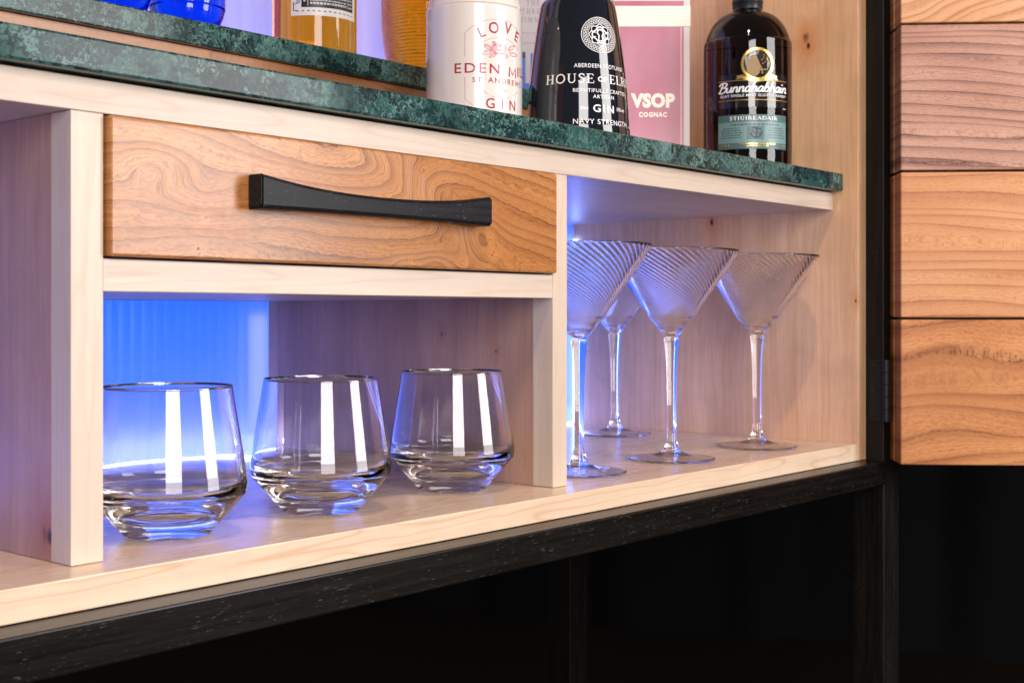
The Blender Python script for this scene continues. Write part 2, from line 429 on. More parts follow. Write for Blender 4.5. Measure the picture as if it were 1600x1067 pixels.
part('bottom_shelf', M_SHELF, XL, XR, 1.0, 1.70, ZB+.0006, ZS, bev=.0007)
end1 = part('end_panel', M_END, XR+.0003, XP-.0003, .9985, 1.70, ZB+.0006, ZT, bev=.0006)
end2 = part('end_panel', M_DIV, XLP, XL-.0003, .9985, 1.70, ZB+.0006, ZT, bev=.0006)
part('top_panel', M_H, XL+.0003, XR-.0003, Y1, 1.66, .1825, .2128, bev=.0006)
part('middle_shelf', M_H, .6524, 1.3058, Y1+.0004, 1.60, .0207, .0507, bev=.0006)
for xa, xb in ((.6199, .6522), (1.3060, 1.3356)):
    dv = part('divider', M_DIV, xa, xb, Y1+.0338, 1.60, ZS+.0004, .1822, bev=.0003)
    sub(dv, 'lipping', M_LIP if False else M_V, xa-.0002, xb+.0002, Y1, Y1+.0336, ZS+.0004, .1822, bev=.0006)
part('marble_top', M_MARBLE, XL+.001, XR-.0006, 1.0257, 1.66, .2146, .2452, bev=.0016, seg=3)
YSTEP = 1.43
part('marble_step', M_MARBLE, XL+.001, XR-.001, YSTEP, 1.64, .3566, .3892, bev=.0012, seg=3)
part('step_riser', M_RISER, XL+.002, XR-.002, YSTEP+.012, YSTEP+.04, .2456, .3562, bev=.0004)
part('back_board', M_BACK, XL, XR, 1.68, 1.6995, ZS+.0006, ZT, bev=0)

# black frame
def frame_part(name, mat, *a): return part(name, mat, *a, bev=.0012)
frame_part('rail', M_EBX, XLP+.0005, XP-.0005, .9612, 1.02, -.2942, ZB)
frame_part('rail', M_EBX, XLP+.0005, XP-.0005, 1.66, YE, -.2942, ZB)
M_EBY = ebony('ebonised_deep', 1, .42, .1)
for xa, xb in ((XP, 2.1872), (XLP-.0629, XLP)):
    frame_part('side_rail', M_EBY, xa+.002, xb-.002, 1.0255, 1.655, -.2942, ZB)
    frame_part('post', M_EBZ, xa, xb, .9655, 1.0253, -H/S, ZT)
    frame_part('post', M_EBZ, xa, xb, 1.6552, YE, -H/S, ZT)

# drawer with its curved black pull
YD = Y1 - .0085
drawer = part('drawer', M_DRAWER, .6538, 1.3045, YD, Y1+.035, .0528, .1808, bev=.0016, seg=3)
def make_handle():
    # seen columns/rows of the pull's front face
    yb = YD
    d = ray(387, 300); t = yb/d.y; hx0 = d.x*t
    d = ray(410, 300); t = hx0/d.x; yf = d.y*t
    d = ray(770, 330); t = yf/d.y; hx1 = d.x*t
    def zt(u, v):
        d = ray(u, v); return d.z * yf/d.y
    z_tl, z_bl, z_tr, z_br = zt(410, 271), zt(410, 326), zt(770, 307), zt(770, 353)
    ztop = (z_tl+z_tr)/2; zbot = (z_bl+z_br)/2
    zmid_t = zt(590, 307.5)
    dip = ztop - zmid_t
    n = 28; L = hx1-hx0
    verts, faces = [], []
    e = .0022/S
    secs = []
    for i in range(n+1):
        t = i/n; q = 2*t-1
        x = hx0 + L*t
        top = ztop - dip*(1-abs(q)**2.3)
        bot = zbot + .0010*(1-abs(q)**2.3)
        # finger scoop behind, so only the two ends touch the drawer
        a = abs(q)
        yback = yb - .0003 if a > .84 else yb - .0003 - (yb-yf)*.52*min(1, (.84-a)/.12)
        ec = e
        ring = [(x, yf+ec, bot), (x, yf, bot+ec), (x, yf, top-ec), (x, yf+ec, top), (x, yback, top), (x, yback, bot)]
        secs.append([len(verts)+k for k in range(6)]); verts += ring
    # rounded ends
    for A, B in zip(secs[:-1], secs[1:]):
        for k in range(6):
            k2 = (k+1) % 6; faces.append((A[k], B[k], B[k2], A[k2]))
    faces.append(tuple(secs[0])); faces.append(tuple(reversed(secs[-1])))
    me = mesh('handle', [(x*S, y*S, z*S+H) for x, y, z in verts], faces)
    bm = bmesh.new(); bm.from_mesh(me)
    bmesh.ops.recalc_face_normals(bm, faces=bm.faces)
    es = [e_ for e_ in bm.edges if len(e_.link_faces) == 2 and e_.calc_face_angle() > .6 and
          (abs(e_.verts[0].co.x-hx0*S) < 1e-5 and abs(e_.verts[1].co.x-hx0*S) < 1e-5 or abs(e_.verts[0].co.x-hx1*S) < 1e-5 and abs(e_.verts[1].co.x-hx1*S) < 1e-5)]
    bmesh.ops.bevel(bm, geom=es, offset=.0010, segments=2, affect='EDGES')
    bm.to_mesh(me); bm.free()
    link('handle', me, M_HANDLE, drawer)
make_handle()

# ------------------------------------------------------------------ reeded light panels and LED strips
def panel_mat(name, glow, strength, scat):
    n = NT(name)
    em = n.new('Emission'); em.inputs[0].default_value = (*glow, 1); em.inputs[1].default_value = strength
    tr = n.new('BsdfTranslucent'); tr.inputs[0].default_value = (min(1, scat[0]*8), min(1, scat[1]*1.6), 1, 1)
    gl = n.new('BsdfGlossy'); gl.inputs[0].default_value = (1, 1, 1, 1); gl.inputs[1].default_value = .18
    fr = n.new('Fresnel'); fr.inputs[0].default_value = 1.15
    mx = n.new('MixShader'); n.put(mx.inputs[0], fr.outputs[0]); df = n.new('BsdfDiffuse'); df.inputs[0].default_value = (*scat, 1); hf = n.new('MixShader'); hf.inputs[0].default_value = .45; n.put(hf.inputs[1], tr.outputs[0]); n.put(hf.inputs[2], df.outputs[0]); n.put(mx.inputs[1], hf.outputs[0]); n.put(mx.inputs[2], gl.outputs[0])
    ad = n.new('AddShader'); n.put(ad.inputs[0], mx.outputs[0]); n.put(ad.inputs[1], em.outputs[0])
    n.t.links.new(ad.outputs[0], n.out.inputs[0]); return n.m
PAN_LOW = panel_mat('backlit_blue_panel', (.0, .120, .85), 1.0, (.06, .30, 1.0))
PAN_UP = panel_mat('backlit_pale_panel', (.36, .44, 1.0), .66, (.22, .32, .5))
def led_mat(name, col, s):
    n = NT(name); em = n.new('Emission'); em.inputs[0].default_value = (*col, 1); em.inputs[1].default_value = s
    n.t.links.new(em.outputs[0], n.out.inputs[0]); return n.m
LED = led_mat('led_blue_white', (.18, .28, 1.0), 17.0)
LED_B = led_mat('led_blue', (.15, .23, 1.0), 10.0)
LED_F = led_mat('led_pale', (.34, .40, 1.0), 26.0)
LED_E = led_mat('led_edge', (.55, .50, 1.0), 2.4)
def reeded(x0, x1, z0, z1, y, pitch=.0115, amp=.0006, mat=None):
    xa, xb = x0*S, x1*S
    n = max(8, int(round((xb-xa)/pitch))*10)
    verts, faces = [], []
    for i in range(n+1):
        x = xa + (xb-xa)*i/n
        ph = (x/pitch) % 1.0
        yy = y*S - amp*abs(math.sin(math.pi*ph))
        verts += [(x, yy, z0*S+H), (x, yy, z1*S+H)]
    for i in range(n): faces.append((2*i, 2*i+2, 2*i+3, 2*i+1))
    return cab(link('light_panel', mesh('light_panel', verts, faces, True), mat))
def led(par, x0, x1, y0, y1, z0, z1, mat): sub(par, 'led_strip', mat, x0, x1, y0, y1, z0, z1, bev=0)
for (x0, x1, zt) in ((XL+.001, .6195, .1822), (.6526, 1.3056, .0203), (1.336, XR-.001, .1822)):
    p = reeded(x0, x1, ZS+.0065, zt, YB, mat=PAN_LOW)
    led(p, x0+.002, x1-.002, YB-.001, YB+.002, ZS+.0008, ZS+.0048, LED)          # bare line along the foot of the panel
    led(p, x0+.01, x1-.01, YB+.022, YB+.030, ZS+.012, ZS+.019, LED_F)              # behind the panel, foot
    led(p, x1-.014, x1-.006, YB+.034, YB+.044, ZS+.03, zt-.02, LED_B)               # behind the panel, right upright
    led(p, x1-.038, x1-.003, YB+.008, YB+.010, ZS+.03, zt-.02, LED_E)
    if x0 > 1.3:
        led(p, x1-.0065, x1-.0015, YB-.014, YB-.004, ZS+.006, zt-.03, LED)
pu = reeded(XL+.001, XR-.001, .3896, ZT, 1.650, pitch=.017, amp=.0022, mat=PAN_UP)
led(pu, XL+.01, XR-.01, 1.664, 1.672, .392, .400, LED_B)

# ------------------------------------------------------------------ hinge
d = ray(1359.5, HY); hy0 = d.y*XP/d.x
d = ray(1379, HY); hy1 = d.y*XP/d.x
wz = lambda v, w: (HY-v)/FPX*w
wh = XP*CA + (hy0+hy1)/2*SA
hz1, hz0 = wz(561.6, wh), wz(657.7, wh)
hinge = part('hinge', M_HINGE, XP-.0022, XP-.0002, hy1, hy0, hz0, hz1, bev=.0002)
bm = bmesh.new()
xk, yk = (XP-.004)*S, (hy1-.0085)*S
for k in range(5):
    za, zb_ = hz0*S+H + (hz1-hz0)*S*k/5+.0003, hz0*S+H + (hz1-hz0)*S*(k+1)/5-.0003
    bmesh.ops.create_cone(bm, cap_ends=True, segments=20, radius1=.0044, radius2=.0044, depth=zb_-za,
                          matrix=Matrix.Translation((xk, yk, (za+zb_)/2)))
link('hinge_knuckle', bm_mesh('hinge_knuckle', bm, False), M_HINGE, hinge)
scr = None
for v in (571, 609, 647):
    yc = (hy0+hy1)/2*S; zc = wz(v, wh)*S+H
    if scr is None:
        bm = bmesh.new()
        bmesh.ops.create_cone(bm, cap_ends=True, segments=20, radius1=.0030, radius2=.0024, depth=.0010, matrix=Matrix.Rotation(-math.pi/2, 4, 'Y'))
        for a in (0, math.pi/2):
            box = bmesh.ops.create_cube(bm, size=1, matrix=Matrix.Rotation(a+.4, 4, 'X') @ Matrix.Diagonal((.0016, .0006, .0030, 1)))
        scr = bm_mesh('screw', bm)
    link('screw', scr, M_SCREW, hinge, loc=((XP-.0026)*S, yc, zc))

# ------------------------------------------------------------------ open door of wide elm planks
px, py = on_z(1407.5, 726, ZB); 
beta = math.radians(-3.6)
dirx = Vector((SA*math.cos(beta)+CA*math.sin(beta), -CA*math.cos(beta)+SA*math.sin(beta)))
rot_door = math.atan2(dirx.y, dirx.x)
PITCH, GAP = .2490*S, .0036*S
tf, tc, tb = .0262, .0022, .0200
DL = .66
ndoor = 5
bm = bmesh.new(); box_bm(bm, .004, DL-.004, tf-.0005, tf+tc+.0005, .003, PITCH*ndoor-.005, 0)
door = link('door', bm_mesh('door', bm), M_BLACKGAP)
door.parent = cabinet
door.location = Vector((px*S, py*S, ZB*S+H)) - R0
door.rotation_euler = (0, 0, rot_door)
bm = bmesh.new(); box_bm(bm, 0, DL, 0, tf, 0, PITCH-GAP, .0013, 3); plank_front = bm_mesh('plank', bm)
bm = bmesh.new(); box_bm(bm, 0, DL, tf+tc, tf+tc+tb, 0, PITCH-GAP, .0016, 3); plank_back = bm_mesh('plank_back', bm)
for i in range(ndoor):
    for me in (plank_front, plank_back):
        o = link('plank', me, M_PLANK[i], door, loc=(0 if me is plank_front else -.0005, 0, PITCH*i))
        o.material_slots[0].link = 'OBJECT'; o.material_slots[0].material = M_PLANK[i]

# ------------------------------------------------------------------ glass
GLASS = plain('clear_glass', (1, 1, 1), 0.0, trans=1.0, ior=1.5, spec=.5)
def tinted(name, density, col, rough=0.0, ior=1.5):
    n = NT(name); n.bsdf((1., 1., 1.), rough, trans=1.0, ior=ior)
    va = n.new('VolumeAbsorption'); va.inputs[0].default_value = (*col, 1); va.inputs[1].default_value = density
    n.t.links.new(va.outputs[0], n.out.inputs[1]); return n.m
ZSW = ZS*S+H                       # shelf surface
ZMW = .2452*S+H                    # marble top surface
ZKW = .3892*S+H                    # step surface

# tumblers
o_prof = [(0, .0), (.0225, 0), (.0258, .0008), (.0278, .0030), (.0455, .0232), (.0474, .0262), (.0480, .0295), (.0477, .0340), (.0455, .0500), (.0393, .0880), (.0391, .0898)]
rim_prof = [(.03907, .0901), (.03892, .09028), (.03870, .0903), (.03850, .09022), (.03840, .0900)]
i_prof = [(.03838, .0897), (.0385, .0880), (.0441, .0510), (.0459, .0370), (.0452, .0310), (.0400, .0250), (.0290, .0180), (.0160, .0150), (0, .0142)]
tum_me = lathe('tumbler', [(0, .0020), (.012, .0017), (.019, .0008)] + smooth_prof(o_prof[1:], 4) + rim_prof + smooth_prof(i_prof, 4), 128)
def front_to_centre(u, v, r):
    x, y = on_z(u, v, ZS); dd = ray(u, HY); l = math.hypot(dd.x, dd.y)
    return x*S + dd.x/l*r, y*S + dd.y/l*r
for k, (u, v, lab) in enumerate(((262, 847, 'clear stemless tumbler closest to the left divider, partly hidden behind it'),
                    (502, 807.5, 'clear stemless tumbler standing in the middle of the row of three'),
                    (706.5, 772, 'clear stemless tumbler nearest to the divider beside the cocktail glasses'))):
    x, y = front_to_centre(u, v, .026)
    o = link('tumbler', tum_me, GLASS, None, (x, y, ZSW+.0002), rotz=k*1.3)
    o['label'] = lab; o['category'] = 'glass'; o['group'] = 'stemless tumblers on the bottom shelf'

# cocktail glasses with swirled conical bowls
NR, TW = 54, -2.2
Z0b, Z1b, Rr = .118, .2005, .0625
def bowl_mesh():
    seg = NR*8
    out = [(.0052, .1180), (.0075, .1195), (.0105, .1225), (.0145, .1272), (.0200, .1345)]
    k = 40
    for i in range(1, k+1):
        t = i/k; out.append((.0200+(Rr-.0200)*t, .1345+(Z1b-.1345)*t))
    out[-1] = (Rr-.0001, Z1b-.0002)
    rim = [(Rr-.0003, Z1b+.0002), (Rr-.0007, Z1b+.0002), (Rr-.0011, Z1b-.0002)]
    inn = []
    for i in range(k-1, -1, -2):
        t = i/k; inn.append((.0186+(Rr-.0012-.0186)*t, .1345+(Z1b-.1345)*t))
    inn += [(.0125, .1278), (.0080, .1240), (.0040, .1222), (0, .1216)]
    prof = [(0, .1180)] + out + rim + inn
    no = len(out)
    def rf(r, z, a, i):
        if 4 <= i <= no-1:
            t = max(0., min(1., (z-.1240)/(Z1b-.1240)))
            fade = min(1, (t)/.12)*min(1, (1-t)/.03)
            ph = NR*(a - TW*math.log(max(r, .008)/Rr)*1.0)
            return r + fade*.00042*(r/Rr)**.7*math.cos(ph)
        return r
    return lathe('bowl', prof, seg, rfun=rf, twist=lambda r: TW*math.log(max(r, .008)/Rr))
bowl_me = bowl_mesh()
stem_prof = [(0, .0092)] + smooth_prof([(.0075, .0092), (.0062, .0135), (.0046, .0200), (.0042, .0350), (.0043, .0600), (.0048, .0850), (.0058, .1010), (.0067, .1110), (.0071, .1150), (.0054, .1178)], 5) + [(0, .11795)]
stem_me = lathe('stem', stem_prof, 48)
foot_prof = [(0, .0058), (.006, .0054)] + smooth_prof([(.0140, .0040), (.0240, .0024), (.0345, .0009), (.0385, 0), (.0399, .0004), (.0405, .0011), (.0400, .0018), (.0350, .0027), (.0240, .0042), (.0140, .0060), (.0095, .0074), (.0076, .00915)], 4) + [(0, .00915)]
foot_me = lathe('foot', foot_prof, 96)
for k, (u, v, lab) in enumerate(((905, 747.5, 'swirled cocktail glass cut off by the divider, closest to the camera'),
                    (961, 683, 'swirled cocktail glass standing at the back against the blue glow'),
                    (1049.5, 725, 'swirled cocktail glass in the centre of the right compartment'),
                    (1183, 704, 'swirled cocktail glass standing alone by the end panel'))):
    x, y = front_to_centre(u, v, .0400)
    g = thing('cocktail_glass', lab, 'glass', (x, y, ZSW+.0002), k*.9, 'swirled cocktail glasses'); g.scale = (1, 1, .967)
    link('bowl', bowl_me, GLASS, g); link('stem', stem_me, GLASS, g); link('foot', foot_me, GLASS, g)

# ------------------------------------------------------------------ flat print: letters as thin geometry on the surfaces
class Print:
    def __init__(s): s.v = []; s.f = []
    def add(s, vf, dx=0., dy=0., sx=1., sy=1., rot=0.):
        b = len(s.v); c, q = math.cos(rot), math.sin(rot)
        for x, y in vf[0]:
            x, y = x*sx, y*sy; s.v.append((x*c-y*q+dx, x*q+y*c+dy))
        s.f += [tuple(b+i for i in f) for f in vf[1]]
    def stroke(s, pts, w, closed=False):
        P = [Vector(p) for p in pts]; n = len(P); b = len(s.v)
        if n < 2: return
        for i, p in enumerate(P):
            a = P[i-1] if (i > 0 or closed) else p
            c = P[(i+1) % n] if (i < n-1 or closed) else p
            t = (c-a)
            if t.length < 1e-9: t = Vector((1, 0))
            t.normalize(); nn = Vector((-t.y, t.x))*(w/2)
            s.v += [tuple(p+nn), tuple(p-nn)]
        for i in range(n if closed else n-1):
            j = (i+1) % n; s.f.append((b+2*i, b+2*i+1, b+2*j+1, b+2*j))
    def poly(s, pts):
        b = len(s.v); s.v += [tuple(p) for p in pts]; s.f.append(tuple(range(b, b+len(pts))))
    def rect(s, x0, x1, y0, y1, nx=1):
        b = len(s.v)
        for i in range(nx+1):
            x = x0+(x1-x0)*i/nx; s.v += [(x, y0), (x, y1)]
        for i in range(nx): s.f.append((b+2*i, b+2*i+2, b+2*i+3, b+2*i+1))
    def make(s, name, fn, mat, parent):
        me = mesh(name, [fn(x, y) for x, y in s.v], s.f)
        bm = bmesh.new(); bm.from_mesh(me); bmesh.ops.recalc_face_normals(bm, faces=bm.faces); bm.to_mesh(me); bm.free()
        return link(name, me, mat, parent)
def arc(cx, cy, r, a0, a1, n=24, ry=None):
    ry = r if ry is None else ry
    return [(cx+r*math.cos(math.radians(a0+(a1-a0)*i/n)), cy+ry*math.sin(math.radians(a0+(a1-a0)*i/n))) for i in range(n+1)]
_cap = [None]
def sans(txt, bold=0.0, spacing=1.0):
    """outline of a line of text, cap height 1, centred on x; built-in font"""
    cu = bpy.data.curves.new('t', 'FONT'); cu.body = txt; cu.size = 1; cu.align_x = 'LEFT'
    cu.space_character = spacing; cu.offset = bold; cu.resolution_u = 3; cu.fill_mode = 'FRONT'
    ob = bpy.data.objects.new('t', cu); COL.objects.link(ob)
    dg = bpy.context.evaluated_depsgraph_get(); dg.update()
    me = bpy.data.meshes.new_from_object(ob.evaluated_get(dg))
    vs = [(v.co.x, v.co.y) for v in me.vertices]; fs = [tuple(p.vertices) for p in me.polygons]
    bpy.data.objects.remove(ob); bpy.data.curves.remove(cu); bpy.data.meshes.remove(me)
    if _cap[0] is None and txt == 'H':
        _cap[0] = max(v[1] for v in vs); return None
    k = 1/_cap[0]
    x0 = min(v[0] for v in vs); x1 = max(v[0] for v in vs); m = (x0+x1)/2
    return [((x-m)*k, y*k) for x, y in vs], fs, (x1-x0)*k
sans('H')
# small serif alphabet drawn as strokes
def _sf():
    TH, TN, SE = .17, .075, .06
    def stem(x, w=TH, serif=True, y0=0, y1=1):
        r = [([(x, y0), (x, y1)], w)]
        if serif: r += [([(x-.17, y0+SE/2), (x+.17, y0+SE/2)], SE), ([(x-.17, y1-SE/2), (x+.17, y1-SE/2)], SE)]
        return r
    def el(cx, cy, rx, ry, a0, a1, w, n=22): return [(arc(cx, cy, rx, a0, a1, n, ry), w)]
    G = {}
    G['H'] = (.92, stem(.2)+stem(.72)+[([(.2, .5), (.72, .5)], TN)])
    G['I'] = (.42, stem(.21))
    G['L'] = (.72, stem(.2)+[([(.2, .035), (.66, .035)], TN), ([(.645, 0), (.66, .26)], SE)])
    G['E'] = (.76, stem(.2)+[([(.2, .035), (.68, .035)], TN), ([(.2, .965), (.64, .965)], TN), ([(.2, .5), (.52, .5)], TN), ([(.67, 0), (.69, .25)], SE), ([(.63, 1), (.64, .78)], SE), ([(.52, .38), (.52, .62)], SE)])
    G['F'] = (.70, stem(.2)+[([(.2, .965), (.64, .965)], TN), ([(.2, .5), (.52, .5)], TN), ([(.63, 1), (.64, .78)], SE), ([(.52, .38), (.52, .62)], SE)])
    G['T'] = (.80, stem(.4)+[([(.06, .965), (.74, .965)], TN), ([(.07, 1), (.06, .76)], SE), ([(.73, 1), (.74, .76)], SE)])
    G['O'] = (.98, el(.49, .5, .37, .46, 0, 360, .14, 36))
    G['C'] = (.86, el(.50, .5, .38, .46, 48, 312, .14, 30)+[([(.76, .98), (.78, .70)], SE)])
    G['U'] = (.92, [([(.2, 1), (.2, .34)], TH), ([(.05, .97), (.36, .97)], SE), ([(.58, .97), (.84, .97)], SE), ([(.72, 1), (.72, .34)], TN)]+el(.46, .34, .26, .31, 180, 360, .11))
    G['S'] = (.66, [(smooth_prof([(.56, .80), (.48, .93), (.32, .965), (.16, .88), (.14, .72), (.30, .57), (.48, .46), (.54, .26), (.44, .08), (.28, .035), (.14, .10), (.08, .24)], 4), .125)])
    G['R'] = (.86, stem(.2)+[(smooth_prof([(.2, .965), (.46, .95), (.60, .76), (.50, .55), (.2, .50)], 5), .10), ([(.42, .52), (.62, .2), (.82, .035)], .14)])
    G['A'] = (.90, [([(.08, 0), (.43, .98)], TN), ([(.43, 1), (.80, 0)], TH), ([(.22, .34), (.62, .34)], TN), ([(0, .03), (.2, .03)], SE), ([(.66, .03), (.92, .03)], SE)])
    G['D'] = (.94, stem(.2)+[(smooth_prof([(.2, .965), (.5, .95), (.80, .70), (.80, .30), (.5, .05), (.2, .035)], 5), .12)])
    G['K'] = (.90, stem(.2)+[([(.24, .46), (.74, .97)], TN), ([(.40, .56), (.78, .03)], TH), ([(.66, .03), (.92, .03)], SE), ([(.6, .97), (.86, .97)], SE)])
    G['M'] = (1.1, [([(.14, 0), (.2, 1)], TN), ([(.2, 1), (.54, .05)], TH), ([(.54, .05), (.88, 1)], TN), ([(.88, 1), (.94, 0)], TH), ([(.02, .03), (.28, .03)], SE), ([(.8, .03), (1.08, .03)], SE)])
    G['N'] = (.96, [([(.18, 0), (.18, 1)], TN), ([(.18, 1), (.76, 0)], TH), ([(.76, 0), (.76, 1)], TN), ([(.06, .03), (.32, .03)], SE), ([(.62, .97), (.9, .97)], SE)])
    G['Y'] = (.88, [([(.08, .98), (.44, .46)], TH), ([(.80, .98), (.44, .46)], TN), ([(.44, .5), (.44, 0)], TH), ([(.28, .03), (.6, .03)], SE)])
    G['Ù'] = (.92, G['U'][1]+[([(.36, 1.28), (.52, 1.10)], .11)])
    return G
SERIF = _sf()
def _script():
    G = {}
    tail = [(.33, 0), (.44, .12)]
    G['B'] = (.66, [[(.10, -.02), (.20, .5), (.27, 1.0)], [(-.02, .72), (.08, .95), (.36, 1.04), (.58, .88), (.48, .62), (.26, .53)], [(.26, .53), (.52, .50), (.62, .28), (.46, .03), (.16, -.02), (.00, .10)]])
    G['u'] = (.47, [[(.02, .52), (.02, .16), (.10, .0), (.22, .05), (.32, .30), (.34, .52)], [(.34, .55), (.33, .12), (.38, .0), (.48, .12)]])
    G['n'] = (.45, [[(.03, -.02), (.04, .55)], [(.04, .28), (.15, .50), (.26, .52), (.31, .36), (.30, .08), (.36, .0), (.46, .12)]])
    G['a'] = (.46, [[(.32, .46), (.20, .55), (.06, .42), (.02, .18), (.10, .0), (.22, .06), (.32, .36)], [(.34, .55), (.32, .12), (.37, .0), (.47, .12)]])
    G['h'] = (.45, [[(.02, -.02), (.05, .6), (.12, 1.05)], [(.04, .28), (.15, .50), (.26, .52), (.31, .36), (.30, .08), (.36, .0), (.46, .12)]])
    G['b'] = (.44, [[(.12, 1.05), (.05, .5), (.04, .12), (.14, .0), (.28, .10), (.32, .34), (.22, .52), (.07, .34)]])
    G['i'] = (.22, [[(.05, .54), (.04, .12), (.10, .0), (.20, .12)], [(.06, .74), (.08, .86)]])
    return G
SCRIPT = _script()
def serif(txt, sp=.06, wmul=1.0):
    P = Print(); x = 0
    for ch in txt:
        if ch == ' ': x += .5; continue
        adv, st = SERIF[ch]
        for pts, w in st: P.stroke([(x+a, b) for a, b in pts], w*wmul)
        x += adv+sp
    w = x-sp
    return [(a-w/2, b) for a, b in P.v], P.f, w
def script(txt, w=.13, shear=.18):
    P = Print(); x = 0
    for ch in txt:
        adv, st = SCRIPT[ch]
        for pts in st:
            q = smooth_prof([(x+a+shear*b, b) for a, b in pts], 5); P.stroke(q, w)
        x += adv
    return [(a-x/2, b) for a, b in P.v], P.f, x

class Bottle:
    """a round thing at column uc, w metres along the view, radius r(z) above base z0; maps photo points onto its wall"""
    def __init__(s, uc, w, r, z0, prof=None, eps=.00025):
        s.uc, s.w, s.r, s.z0, s.eps = uc, w, r, z0, eps
        s.x, s.y = at_depth(uc, w); s.prof = prof
        # azimuth (in the thing's frame) that faces the lens at this column
        s.phi0 = math.atan2(-s.y, -s.x)
        s.dist = math.hypot(s.x, s.y)
    def rad(s, z):
        if not s.prof: return s.r
        for (r0, z0), (r1, z1) in zip(s.prof[:-1], s.prof[1:]):
            if z0 <= z <= z1 and z1 > z0: return r0+(r1-r0)*(z-z0)/(z1-z0)
        return s.r
    def angle(s, u, z):            # angle round the axis, from the line of sight
        d = ray(u, HY); a = math.atan2(d.y, d.x); b = math.atan2(s.y, s.x)
        off = s.dist*math.sin(b-a)          # lateral distance of the ray from the axis
        q = max(-.98, min(.98, off/s.rad(z)))
        return math.asin(q) + (b-a)
    def pix(s, u, v):
        z = .1
        for _ in range(4):
            ph = s.angle(u, z)
            w = (s.dist - s.rad(z)*math.cos(ph))/s.dist*s.w
            z = (HY-v)/FPX*w + H - s.z0
        return ph, z
    def wrap(s, ph_c):
        def fn(x, y):
            r = s.rad(y); a = s.phi0 + ph_c + x/r
            return ((r+s.eps)*math.cos(a), (r+s.eps)*math.sin(a), y)
        return fn
    def thing(s, name, label, cat, group=None): return thing(name, label, cat, (s.x, s.y, s.z0+.0002), 0, group)
def put_line(P, b, phc, glyphs, uL, uR, vT, vB, xs=None):
    """fit a line of glyphs (cap height 1) between photo columns uL..uR; vT/vB at its middle column"""
    um = (uL+uR)/2
    pm, zT = b.pix(um, vT); _, zB = b.pix(um, vB)
    pl, _ = b.pix(uL, (vT+vB)/2); pr, _ = b.pix(uR, (vT+vB)/2)
    r = b.rad((zT+zB)/2)
    wid = (pr-pl)*r; mid = ((pl+pr)/2-phc)*r
    vs, fs, w = glyphs
    P.add((vs, fs), dx=mid, dy=zB, sx=wid/w, sy=zT-zB)

PR_RED = plain('print_red', (.34, .018, .050), .25)
PR_PINK = plain('print_rose', (.50, .12, .17), .25)
PR_WHITE = plain('print_white', (.80, .80, .82), .3)
PR_GREY = plain('print_grey', (.35, .35, .37), .4)
PR_DARK = plain('print_dark', (.02, .025, .03), .4)
PR_GOLD = plain('print_gold', (.78, .52, .16), .25, metal=.85)
PR_GOLDD = plain('print_gold_dark', (.40, .22, .06), .35, metal=.6)
PR_CREAM = plain('print_cream', (.88, .80, .70), .4)

